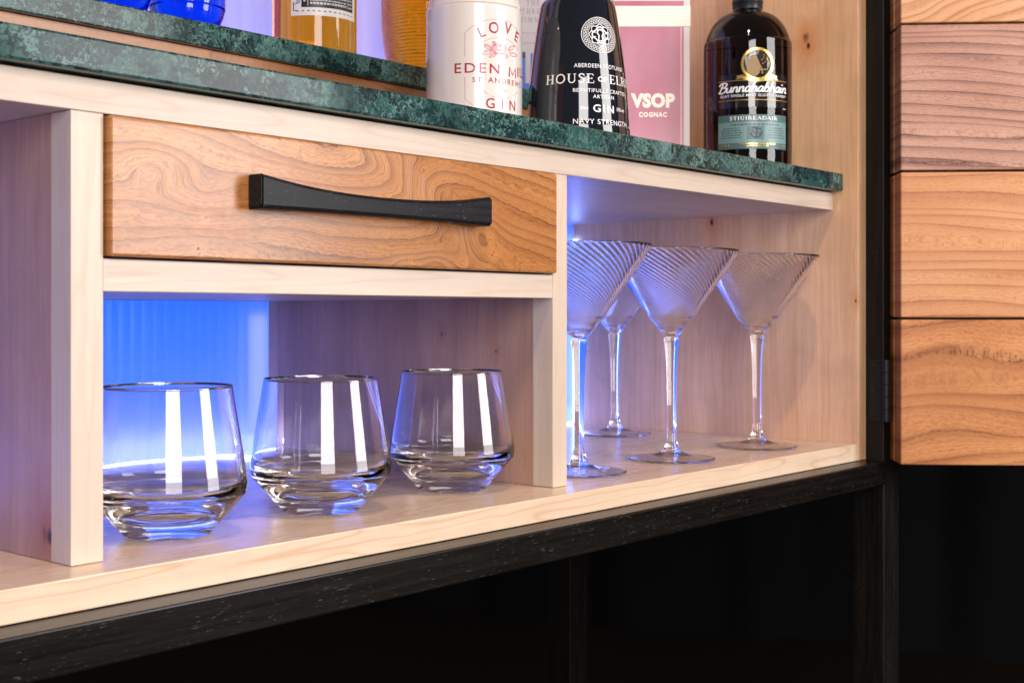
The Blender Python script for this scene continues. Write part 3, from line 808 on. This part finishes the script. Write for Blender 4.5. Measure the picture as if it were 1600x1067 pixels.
# ---- white stoneware gin bottle
def white_bottle():
    w = 1.084; R = .0402
    prof = [(.0, 0), (.0385, 0), (.0402, .002), (.0402, .118), (.0396, .128), (.0376, .137), (.0340, .145), (.0280, .1515), (.0215, .155), (.0165, .158), (.0150, .162), (.0150, .182), (.0172, .183), (.0172, .192), (.0150, .194), (0, .194)]
    _, ztop = (0, 0)
    b = Bottle(741, w, R, ZMW)
    # the shoulder starts where the outline leaves the vertical (row 40)
    zsh = (HY-40)/FPX*w + H - ZMW
    k = zsh-.118
    prof = [(r, z if z < .1 else z+k) for r, z in prof]
    t = b.thing('gin_bottle', 'white stoneware gin bottle with thin red line lettering', 'bottle')
    n = NT('white_glaze'); c = n.coord()
    sp = n.noise(n.map(c, (300, 300, 300)), 1, 2)
    n.bsdf(n.mix(n.math('MULTIPLY', n.ramp(sp, [(.62, 0), (.8, 1)]), .1), (.66, .61, .585), (.4, .35, .3)), .12, spec=.5, coat=.4, coat_rough=.05, normal=n.bump(sp, .02, .0004))
    body = [q for q in prof if True]
    link('body', lathe('body', [prof[0], prof[1]] + smooth_prof(prof[1:], 4)[1:-1] + [prof[-1]], 96), n.m, t)
    phc, _ = b.pix(778, 110); fn = b.wrap(phc)
    P = Print()
    # curved LOVE: one letter at a time
    for ch, u, v, rot, h in (('L', 754.5, 58, .42, 16), ('O', 770.5, 52.5, .10, 17), ('V', 790, 53.5, -.14, 17), ('E', 803, 65, -.36, 16)):
        ph, z0 = b.pix(u, v); _, z1 = b.pix(u, v-h)
        g = sans(ch, .012); hh = z1-z0
        P.add(g[:2], dx=(ph-phc)*R, dy=z0, sx=hh*.92, sy=hh, rot=rot)
    put_line(P, b, phc, sans('EDEN', .010, 1.25), 712.5, 778, 99.5, 114.5)
    put_line(P, b, phc, sans('.', .010), 784, 787.5, 112, 115.5)
    def bar(u0, pts, wm, sw=.0017):
        a0, _ = b.pix(u0, 115)
        _, zb0 = b.pix(u0, 121 if u0 > 795 else 120.2); _, zb1 = b.pix(u0, 106.4 if u0 > 795 else 105.6)
        P.stroke([((a0-phc)*R + x*wm, zb0+(zb1-zb0)*y) for x, y in pts], sw)
    bar(792.4, [(0, 0), (.08, 1), (.5, .22), (.92, 1), (1, 0)], .0088)
    bar(806.6, [(0, 0), (0, 1)], .001)
    bar(810.3, [(0, 1), (0, .045), (1, .045)], .0052)
    bar(815.0, [(0, 1), (0, .045), (1, .045)], .0052)
    put_line(P, b, phc, sans('ST', .010, 1.3), 738, 752, 121.5, 129)
    put_line(P, b, phc, sans('ANDREWS', .010, 1.3), 761, 811, 124, 132)
    put_line(P, b, phc, sans('GIN', .008, 1.9), 758, 802, 155.5, 171)
    P.make('lettering', fn, PR_RED, t)
    Q = Print()
    def L(pts, wd=.00035):
        out = []
        for u, v in pts:
            ph, z = b.pix(u, v); out.append(((ph-phc)*R, z))
        Q.stroke(out, wd)
    L([(727.5, 90), (727.5, 52), (735, 45), (745, 38), (757, 33), (770, 31), (783, 31), (794, 36), (803, 44), (809, 54), (812, 64)])
    L([(727.5, 121), (727.5, 156), (739, 165)])
    L([(748.5, 71), (755, 65.5), (765, 61), (777, 59.5), (788, 61), (797, 67), (803, 73), (806, 78)])
    L([(749, 137.5), (757, 145), (768, 152), (780, 155), (791, 153.5), (800, 149.5), (806, 145)])
    L([(806, 175), (812, 171)])
    # rose and leaves, line drawn
    def PX(u, v):
        ph, z = b.pix(u, v); return ((ph-phc)*R, z)
    def blob(cu, cv, ru, rv, n=16, wd=.0004, rot=0.0, a0=0, a1=360):
        pts = []
        for i in range(n+1):
            a = math.radians(a0+(a1-a0)*i/n); x, y = ru*math.cos(a), rv*math.sin(a)
            pts.append(PX(cu+x*math.cos(rot)-y*math.sin(rot), cv+x*math.sin(rot)+y*math.cos(rot)))
        Q.stroke(pts, wd)
    for ru, rv, a0, a1 in ((3, 2.6, 0, 330), (5.2, 4.2, 40, 300), (7.6, 6, 120, 430), (10, 8, -30, 150), (9.5, 9, 160, 340), (11.5, 9.6, 60, 200)):
        blob(778, 76, ru, rv, 18, .00055, .2, a0, a1)
    for (cu, cv, ru, rv, rot) in ((761, 74, 7, 2.6, .5), (759, 83, 8, 2.8, -.35), (796, 76, 6, 2.6, -.6), (799, 86, 6, 2.8, .35), (786, 88, 5, 3.4, .4), (770, 69, 4, 2.4, 1.0), (768, 87, 6, 2.6, -.5)):
        blob(cu, cv, ru, rv, 14, .0005, rot); Q.stroke([PX(cu-ru*math.cos(rot), cv-ru*math.sin(rot)), PX(cu+ru*math.cos(rot), cv+ru*math.sin(rot))], .0004)
        for q in (-.5, 0, .5):
            Q.stroke([PX(cu+q*ru*math.cos(rot), cv+q*ru*math.sin(rot)), PX(cu+(q+.25)*ru*math.cos(rot)+rv*.7*math.sin(rot), cv+(q+.25)*ru*math.sin(rot)-rv*.7*math.cos(rot))], .0003)
    blob(783.5, 142, 4, 2.6, 12, .0004); Q.stroke([PX(781, 140), PX(786, 144)], .0004); Q.stroke([PX(781, 144), PX(786, 140)], .0004)
    Q.make('emblem', fn, PR_PINK, t)
white_bottle()

# ---- tapered dark blue gin bottle
def dark_bottle():
    w = 1.129
    b = Bottle(903, w, .045, ZMW)
    px = w/FPX
    ztop = (HY-6)/FPX*w + H - ZMW
    z200 = (HY-200)/FPX*w + H - ZMW
    prof = [(0, 0), (.0440, 0), (.0457, .002), (.0455, .012), (80.3*px, z200 if z200 > .013 else .013)]
    for v, hw in ((150, 77.3), (100, 72), (50, 65), (25, 60.8), (12, 58.2)):
        prof.append((hw*px, (HY-v)/FPX*w + H - ZMW))
    prof += [(55.5*px, ztop-.0006), (51*px, ztop+.0012), (40*px, ztop+.0022), (22*px, ztop+.0035), (20*px, ztop+.008), (20*px, ztop+.030), (23*px, ztop+.031), (23*px, ztop+.047), (0, ztop+.047)]
    b.prof = [q for q in prof if q[0] > 0][:-8]
    t = b.thing('gin_bottle', 'tapered navy blue gin bottle with white lettering and a keyhole emblem', 'bottle')
    n = NT('navy_glaze'); n.bsdf((.0045, .0065, .0125), .05, spec=.5, coat=.6, coat_rough=.03)
    link('body', lathe('body', prof[:2] + smooth_prof(prof[1:-2], 3)[1:] + prof[-2:], 96), n.m, t)
    phc, _ = b.pix(938, 120)
    def fn(x, y):                      # print keeps its angle up the taper
        r = b.rad(y); a = b.phi0 + phc + x/.040
        return ((r+.0003)*math.cos(a), (r+.0003)*math.sin(a), y)
    P = Print()
    def line(g, uL, uR, vT, vB):
        um = (uL+uR)/2
        pm, zT = b.pix(um, vT); _, zB = b.pix(um, vB)
        pl, _ = b.pix(uL, (vT+vB)/2); pr, _ = b.pix(uR, (vT+vB)/2)
        vs, fs, wd = g
        P.add((vs, fs), dx=((pl+pr)/2-phc)*.040, dy=zB, sx=(pr-pl)*.040/wd, sy=zT-zB)
    line(sans('ABERDEEN SCOTLAND', .006, 1.15), 897.5, 968.5, 101.2, 107.2)
    line(serif('HOUSE', .07, .82), 856.5, 927, 116, 130.5)
    line(sans('OF', .02), 932, 946, 121.5, 129)
    g = serif('ELRICK', .07, .82); pe, ze = b.pix(949, 132); _, zt_ = b.pix(949, 118.2)
    P.add(g[:2], dx=(pe-phc+.545)*.040, dy=ze, sx=1.09*.040/g[2], sy=zt_-ze)
    line(sans('BEAUTIFULLY CRAFTED', .004, 1.1), 896, 973, 140, 145.5)
    line(sans('ARTISAN', .006, 1.15), 925, 955.5, 150, 155.3)
    line(sans('70cl', .02), 906, 917.5, 167.5, 172)
    line(sans('GIN', .016, 1.25), 925, 955.5, 165.5, 176.5)
    line(sans('57% vol', .015), 960, 971.5, 171, 176)
    line(sans('NAVY STRENGTH', .004, 1.12), 896, 975, 187.5, 195)
    P.make('lettering', fn, PR_WHITE, t)
    # medallion
    Q = Print()
    pc, zc = b.pix(935, 56)
    _, z1 = b.pix(935, 28.2); R = z1-zc
    cx = (pc-phc)*.040
    pr_, _ = b.pix(958, 56); pl_, _ = b.pix(907.5, 56)
    RX = (pr_-pl_)*.040/2; cx = ((pr_+pl_)/2-phc)*.040
    def E(r, a): return (cx+RX*r*math.cos(a), zc+R*r*math.sin(a))
    def ring(f, wd, n=96): Q.stroke([E(f(2*math.pi*i/n), 2*math.pi*i/n) for i in range(n)], wd*R, closed=True)
    ring(lambda a: .98, .035); ring(lambda a: .56+.05*math.cos(8*a), .04); ring(lambda a: .66, .022)
    for ph in (0, math.pi*2/3, math.pi*4/3):
        ring(lambda a, ph=ph: .81+.10*math.sin(11*a+ph), .026, 240)
    ring(lambda a: .40+.05*math.cos(4*a+math.pi/4*0), .07)
    for k in range(8):
        a = math.pi/4*k+math.pi/8; Q.stroke([E(.28, a), E(.56, a)], .045*R)
    # keyhole outline
    Q.stroke([E(.20, math.radians(a)+0) if False else (cx+RX*.17*math.cos(math.radians(a)), zc+R*(.13+.17*math.sin(math.radians(a)))) for a in range(-60, 241, 15)], .08*R)
    Q.stroke([(cx-RX*.085, zc-R*.02), (cx-RX*.13, zc-R*.33), (cx+RX*.13, zc-R*.33), (cx+RX*.085, zc-R*.02)], .08*R)
    Q.make('emblem', fn, PR_WHITE, t)
dark_bottle()

# ---- pink cognac carton, turned to face the lens
def flat_thing(name, label, cat, uc, w, wid, dep, z0, hgt, mat, turn=0.0):
    x, y = at_depth(uc, w)
    vx, vy = CA, SA                    # viewing direction
    ang = math.atan2(-CA, SA) + turn   # local +x = picture right
    t = thing(name, label, cat, (x, y, z0+.0002), ang)
    bm = bmesh.new(); box_bm(bm, -wid/2, wid/2, 0, dep, 0, hgt, .0006, 2)
    link('box', bm_mesh('box', bm), mat, t)
    return t
def carton():
    w = 1.345; k = w/FPX
    t = flat_thing('cognac_carton', 'pink cognac carton with a broad cream band, behind the dark bottle', 'carton', 1018, w, 120*k, .066, ZMW, .30, plain('carton_white', (.66, .60, .62), .45))
    zz = lambda v: (HY-v)/FPX*w + H - ZMW
    xx = lambda u: (u-1018)*k
    n = NT('carton_pink'); c = n.coord(); s = n.sep(c)
    dots = n.math('MULTIPLY', n.math('SINE', n.math('MULTIPLY', n.math('ADD', s[0], s[2]), 4200.)), n.math('SINE', n.math('MULTIPLY', n.math('SUBTRACT', s[0], s[2]), 4200.)))
    var = n.noise(n.map(c, (30, 30, 16)), 1, 2)
    g = n.ramp(n.math('MULTIPLY', s[2], 5.2), [(0, (.62, .31, .38)), (.30, (.45, .115, .19)), (.62, (.43, .120, .205)), (1, (.42, .055, .11))])
    col = n.mix(n.math('MULTIPLY', n.ramp(var, [(.35, 0), (.7, 1)]), .35), g, (.56, .30, .40))
    col = n.mix(n.math('MULTIPLY', n.ramp(dots, [(.0, 0), (.5, 1)]), .13), col, (.70, .48, .54))
    n.bsdf(col, .42)
    fn = lambda e: (lambda x, y: (x, -e, y))
    P = Print(); P.rect(xx(958.6), xx(1068.5), zz(232), zz(43)); P.rect(xx(958.6), xx(1068.5), zz(10.2), zz(2.5)); P.make('printed_panel', fn(.0003), n.m, t)
    P = Print(); P.rect(xx(1063.6), xx(1064.4), zz(232), zz(43)); P.rect(xx(962.6), xx(963.4), zz(232), zz(43)); P.rect(xx(958.6), xx(1068.5), zz(-40), zz(-1.5)); P.make('border_line', fn(.0005), PR_CREAM, t)
    bm = bmesh.new(); box_bm(bm, xx(957.4), xx(1078.6), -.0009, .0669, zz(42.5), zz(10.5), .0002, 1)
    link('band', bm_mesh('band', bm), PR_CREAM, t)
    P = Print()
    for v in (16.5, 26, 33): P.rect(xx(958.5), xx(1077.5), zz(v+.5), zz(v))
    P.make('band_line', lambda x, y: (x, -.0011, y), plain('band_line_tone', (.74, .62, .52), .4), t)
    P = Print()
    g = sans('VSOP', .060, 1.08); P.add(g[:2], dx=xx(1020), dy=zz(167.5), sx=(69*k)/g[2], sy=zz(148.5)-zz(167.5))
    g = sans('COGNAC', .055, 1.25); P.add(g[:2], dx=xx(1020), dy=zz(183.3), sx=(44*k)/g[2], sy=zz(176.5)-zz(183.3))
    P.make('lettering', fn(.0006), PR_CREAM, t)
carton()

# ---- whisky bottle with teal label
def whisky():
    w = 1.333; R = .0449; px = w/FPX
    b = Bottle(1168, w, R, ZMW)
    zz = lambda v: (HY-v)/FPX*w + H - ZMW
    prof = [(0, .002), (.030, .0015), (.0395, 0), (.0435, .0012), (R, .005), (R, zz(88)), (66.5*px, zz(72)), (62*px, zz(56)), (54*px, zz(41)), (44*px, zz(30.5)), (33*px, zz(24.5)), (26*px, zz(21)), (23.2*px, zz(17)), (22.6*px, zz(8)), (22.6*px, zz(-40)), (24*px, zz(-41)), (24*px, zz(-50)), (0, zz(-50))]
    t = b.thing('whisky_bottle', 'dark brown whisky bottle with teal label and gold ring emblem', 'bottle')
    link('body', lathe('body', prof[:3]+smooth_prof(prof[2:-3], 4)[1:]+prof[-3:], 96), tinted('brown_glass', 95., (.52, .20, .02)), t)
    cap = [(23.0*px, zz(19)), (23.4*px, zz(18)), (23.6*px, zz(7.4)), (24.3*px, zz(7)), (24.3*px, zz(5)), (23.6*px, zz(4.6)), (23.6*px, zz(-52)), (0, zz(-52))]
    link('capsule', lathe('capsule', cap, 64), plain('black_foil', (.012, .013, .017), .35, spec=.5), t)
    phc, _ = b.pix(1175, 150); fn = lambda e: (lambda x, y: ((R+e)*math.cos(b.phi0+phc+x/R), (R+e)*math.sin(b.phi0+phc+x/R), y))
    def PX(u, v):
        ph, z = b.pix(u, v); return ((ph-phc)*R, z)
    xl, _ = PX(1125, 210); xr, _ = PX(1225, 210); xm = (xl+xr)/2; hw = (xr-xl)/2
    zc = lambda v: PX(1175, v)[1]
    # faint dark band behind the name
    P = Print(); P.rect(xm-hw*1.0, xm+hw*1.04, zc(168), zc(116), 24); P.make('name_band', fn(.0002), plain('label_black', (.006, .006, .008), .10, spec=.5, coat=.5), t)
    P = Print(); P.rect(xm-hw, xm+hw, zc(231), zc(189), 24); P.make('label', fn(.0003), plain('label_teal', (.145, .262, .265), .35), t)
    P = Print(); P.rect(xm-hw, xm+hw, zc(190.5), zc(179.5), 24); P.rect(xm-hw, xm+hw, zc(233), zc(223.5), 24); P.make('label_edge', fn(.0005), plain('label_teal_dark', (.060, .130, .135), .35), t)
    P = Print()
    g = serif('STIÙIREADAIR', .10, 1.15); P.add(g[:2], dx=xm, dy=zc(188.0), sx=hw*1.30/g[2], sy=zc(182.3)-zc(188.0))
    g = script('Bunnahabhain', .125); P.add(g[:2], dx=xm+hw*.0, dy=zc(144), sx=hw*1.98/g[2], sy=(zc(129)-zc(144)))
    g = sans('ISLAY SINGLE MALT SCOTCH WHISKY', .01, 1.12); P.add(g[:2], dx=xm+hw*.03, dy=zc(151.5), sx=hw*1.90/g[2], sy=zc(147.6)-zc(151.5))
    P.rect(xm+hw*.86, xm+hw*.97, zc(169.6), zc(168.6))
    P.make('lettering', fn(.0008), PR_WHITE, t)
    P = Print()
    P.rect(xm-hw*1.0, xm+hw*1.04, zc(126.6), zc(125.4), 20); P.rect(xm-hw*1.0, xm+hw*1.04, zc(157.2), zc(156.0), 20)
    P.make('gold_line', fn(.0006), PR_GOLDD, t)
    # ring emblem with a helmsman at his wheel, much simplified
    ec, ez = PX(1183, 101); r = zc(75.5)-zc(101)
    P = Print()
    P.stroke([(ec+r*.93*math.cos(a), ez+r*.93*math.sin(a)) for a in [2*math.pi*i/60 for i in range(60)]], r*.16, closed=True)
    P.stroke([(ec+q*r*.9, ez-r*.95-.0006*(1-q*q)+.0022*q*q) for q in [-1+i/10 for i in range(21)]], r*.20)
    P.poly([(ec-r*1.32, ez-r*.72), (ec-r*.86, ez-r*.64), (ec-r*.86, ez-r*.86), (ec-r*1.34, ez-r*.94), (ec-r*1.2, ez-r*.82)])
    P.poly([(ec+r*1.32, ez-r*.72), (ec+r*.86, ez-r*.64), (ec+r*.86, ez-r*.86), (ec+r*1.34, ez-r*.94), (ec+r*1.2, ez-r*.82)])
    P.make('emblem', fn(.0008), PR_GOLD, t)
    P = Print()
    body = [(-.26 + .40*math.cos(q)*(1 - .25*math.sin(q)), -.12 + .66*math.sin(q)) for q in [2*math.pi*k/22 for k in range(22)]]
    P.poly([(ec+r*x, ez+r*y) for x, y in body])
    P.stroke([(ec+r*(-.35+.62*math.cos(a)), ez+r*(-.55+.72*math.sin(a))) for a in [math.radians(q) for q in range(-5, 100, 8)]], r*.08)
    P.stroke([(ec+r*(.1), ez-r*.35), (ec+r*.62, ez-r*.33)], r*.07)
    for q in range(9):
        a = q*2.4; rr = .10+.028*q
        P.rect(ec+r*(.45+rr*math.cos(a))-r*.04, ec+r*(.45+rr*math.cos(a))+r*.05, ez+r*(.28+rr*math.sin(a))-r*.03, ez+r*(.28+rr*math.sin(a))+r*.04)
    P.make('emblem_figure', fn(.0007), plain('emblem_bronze', (.26, .16, .06), .45), t)
    P = Print(); P.poly([(ec+r*.9*math.cos(2*math.pi*i/40), ez+r*.9*math.sin(2*math.pi*i/40)) for i in range(40)]); P.make('emblem_disc', fn(.0004), plain('emblem_dark', (.035, .022, .012), .2), t)
    # label small print, ship's anchor
    P = Print()
    rnd = random.Random(3)
    for v in (200.5, 204.2, 207.9, 211.6, 215.3):
        for x0, x1 in ((-.92, -.30), (.36, .94)):
            m = (x0+x1)/2; hw2 = (x1-x0)/2*rnd.uniform(.7, 1); x = m-hw2
            while x < m+hw2:
                l = rnd.uniform(.03, .09); P.rect(xm+hw*x, xm+hw*min(x+l, m+hw2), zc(v+.55), zc(v-.55)); x += l+.025
    x = -.62
    while x < .66:
        l = rnd.uniform(.04, .10); P.rect(xm+hw*x, xm+hw*(x+l), zc(195.8), zc(194.2)); x += l+.03
    P.make('small_print', fn(.0005), PR_DARK, t)
    P = Print(); P.rect(xm-hw*.18, xm+hw*.26, zc(218.5), zc(197.5), 6); P.make('vignette', fn(.0005), plain('label_teal_mid', (.075, .15, .16), .4), t)
    P = Print(); ac = xm+hw*.05; u_ = hw*.01
    P.stroke([(ac+3*u_, zc(199)), (ac-1*u_, zc(215.5))], hw*.035); P.stroke([(ac-9*u_, zc(200.2)), (ac+14*u_, zc(202.5))], hw*.035)
    P.stroke([(ac-14*u_, zc(208)), (ac-11*u_, zc(213.5)), (ac-1*u_, zc(216)), (ac+10*u_, zc(213.5)), (ac+15*u_, zc(206))], hw*.04)
    P.stroke([(ac-12*u_, zc(203)), (ac-6*u_, zc(208)), (ac+4*u_, zc(207)), (ac+9*u_, zc(211))], hw*.02)
    P.make('anchor', fn(.0007), PR_DARK, t)
    P = Print(); x = -.40
    while x < .52:
        l = rnd.uniform(.04, .1); P.rect(xm+hw*x, xm+hw*(x+l), zc(226.3), zc(224.3)); x += l+.02
    x = -.20
    while x < .34:
        l = rnd.uniform(.03, .07); P.rect(xm+hw*x, xm+hw*(x+l), zc(229.2), zc(228.0)); x += l+.02
    for q in (-.9, -.8, -.7, -.62, .80, .88): P.rect(xm+hw*q, xm+hw*(q+.06), zc(229), zc(226.2))
    P.make('gold_print', fn(.0008), PR_GOLD, t)
whisky()

# ---- white carton on the step, named after a restaurant
def white_carton():
    w = 1.44; k = w/FPX; uc = 838
    t = flat_thing('whisky_carton', 'white carton with grey capitals and a blue foot, between the two gin bottles', 'carton', uc, w, .072, .044, ZKW, .22, plain('carton_ivory', (.62, .60, .64), .4))
    zz = lambda v: (HY-v)/FPX*w + H - ZKW
    xx = lambda u: (u-uc)*k
    P = Print()
    for s, vB, vT in (('THE', 9.5, 1.5), ('THREE', 22.5, 14.5), ('CHIMNEYS', 35.5, 27.5)):
        g = serif(s, .34, .95); hgt = zz(vT)-zz(vB); P.add(g[:2], dx=xx(833), dy=zz(vB), sx=hgt*.82, sy=hgt)
    g = sans('SMALL BATCH', 0, 1.3); P.add(g[:2], dx=xx(833), dy=zz(54), sx=(40*k)/g[2], sy=zz(51.2)-zz(54))
    P.rect(xx(805), xx(862), zz(68.6), zz(68))
    P.make('lettering', lambda x, y: (x, -.0004, y), PR_GREY, t)
    P = Print(); P.rect(xx(804), xx(821), zz(160), zz(90)); P.rect(xx(829), xx(872), zz(160), zz(84)); P.rect(xx(821), xx(829), zz(160), zz(131))
    P.make('blue_foot', lambda x, y: (x, -.0004, y), plain('carton_blue', (.012, .13, .72), .3), t)
    P = Print(); P.rect(xx(804), xx(821), zz(92), zz(82)); P.make('dark_stripe', lambda x, y: (x, -.0006, y), plain('carton_navy', (.02, .03, .08), .4), t)
white_carton()

# ---- blue bottles on the step
BLUE = tinted('cobalt_glass', 95., (.0, .56, .99))
blue_prof = None
for u, w, lab in ((293, 1.065, 'cobalt blue glass bottle with rounded base, beside the amber whisky bottle'),
                  (174, 1.011, 'cobalt blue glass bottle cut by the top edge, furthest left on the step')):
    R = .0306
    b = Bottle(u, w, R, ZKW)
    pr = [(0, .0025), (.012, .0015), (.0175, 0), (.0220, .0012), (.0262, .0048), (.0288, .0100), (.0301, .0160), (R, .0240), (R, .088), (.029, .100), (.024, .112), (.017, .120), (.0125, .128), (.0120, .165), (.0135, .166), (.0135, .176), (0, .176)]
    t = link('blue_bottle', lathe('blue_bottle', pr[:2]+smooth_prof(pr[2:-3], 4)+pr[-3:], 96), BLUE, None, (b.x, b.y, ZKW+.0002))
    t['label'] = lab; t['category'] = 'bottle'; t['group'] = 'blue bottles on the marble step'

# ---- amber whisky bottle with black and white label
AMBER = tinted('amber_whisky', 58., (.985, .79, .0), ior=1.45)
def amber():
    w = 1.178; R = .0379; px = w/FPX
    b = Bottle(492, w, R, ZKW)
    zz = lambda v: (HY-v)/FPX*w + H - ZKW
    t = b.thing('whisky_bottle', 'clear bottle of amber whisky with a black and white label, on the step', 'bottle')
    pr = [(0, .0040), (.020, .0030), (.0315, .0010), (.0348, 0), (.0371, .0014), (R, .005), (R, .115), (.037, .128), (.030, .140), (.019, .149), (.0145, .156), (.0140, .200), (0, .200)]
    link('body', lathe('body', pr[:3]+smooth_prof(pr[3:-2], 4)+pr[-2:], 96), AMBER, t)
    phc, _ = b.pix(515, 30)
    fn = lambda e: (lambda x, y: ((R+e)*math.cos(b.phi0+phc+x/R), (R+e)*math.sin(b.phi0+phc+x/R), y))
    def PX(u, v):
        ph, z = b.pix(u, v); return ((ph-phc)*R, z)
    xl = PX(457, 15)[0]; xr = .030; zb_ = PX(492, 25)[1]
    P = Print(); P.rect(xl, xr, zb_, zb_+.075, 30); P.make('label', fn(.0003), plain('label_white', (.66, .65, .66), .4), t)
    P = Print(); P.rect(xl+.010, xr-.004, zb_+.0072, zb_+.070, 30)
    for i in range(12): P.rect(xl+.0055+i*.0048, xl+.0055+i*.0048+.0022, zb_+.0036, zb_+.0044)
    P.stroke([(xl+.0026, zb_+.012), (xl+.0026, zb_+.0046), (xl+.0056, zb_+.0046)], .0008)
    for i in range(9):
        a = i*.7; P.stroke([(xl+.0035+.002*math.sin(a), zb_+.010+i*.0014), (xl+.0075+.0015*math.sin(a+1), zb_+.0115+i*.0014)], .0005)
    P.make('label_panel', fn(.0005), plain('label_ink', (.014, .016, .022), .4), t)
    P = Print(); rnd = random.Random(5)
    P.rect(xl+.0155, xl+.0161, zb_+.0085, zb_+.065)
    for row in range(12):
        z = zb_+.0098+row*.0030; x = xl+.0178; h = .0012 if row else .0019
        while x < xr-.014:
            l = rnd.uniform(.0009, .0026); P.rect(x, x+l, z, z+h); x += l+.0007
    P.rect(xr-.0125, xr-.0120, zb_+.0085, zb_+.065)
    for row in range(12):
        z = zb_+.0098+row*.0032; x = xr-.011
        while x < xr-.006: P.rect(x, x+.0012, z, z+.0014); x += .0019
    for q in range(5): P.rect(xl+.0118, xl+.0138, zb_+.012+q*.0032, zb_+.0136+q*.0032)
    P.make('small_print', fn(.0007), plain('label_silver', (.50, .50, .52), .4), t)
amber()

# ---- ribbed amber decanter
def decanter():
    w = 1.305; px = w/FPX
    b = Bottle(664, w, .0437, ZKW)
    t = link('ribbed_decanter', None, None)  if False else None
    pts = [(.0290, .0), (.0325, .0025), (.0368, .012), (.0402, .026), (.0426, .045), (.0437, .066), (.0437, .11), (.040, .13), (.030, .145), (.018, .155), (.014, .165), (.014, .20)]
    sm = smooth_prof(pts, 10)
    # resample by height and put fine horizontal reeds on it
    zs = [i*.00055 for i in range(int(.20/.00055)+1)]
    def rad(z):
        for (r0, z0), (r1, z1) in zip(sm[:-1], sm[1:]):
            if z0 <= z <= z1: return r0+(r1-r0)*((z-z0)/(z1-z0) if z1 > z0 else 0)
        return sm[-1][0]
    prof = [(0, .003), (.022, .002)] + [(rad(z), z) for z in zs] + [(0, .2)]
    per = .0034
    def rf(r, z, a, i):
        if i < 4 or z > .15: return r
        return r + .00042*math.cos(2*math.pi*(z + .0022*math.sin(a*1.0+.8))/per)*min(1, z/.006)
    o = link('decanter', lathe('decanter', prof, 96, rfun=rf), AMBER, None, (b.x, b.y, ZKW+.0002))
    o['label'] = 'ribbed amber glass decanter half hidden behind the white gin bottle'; o['category'] = 'decanter'
decanter()
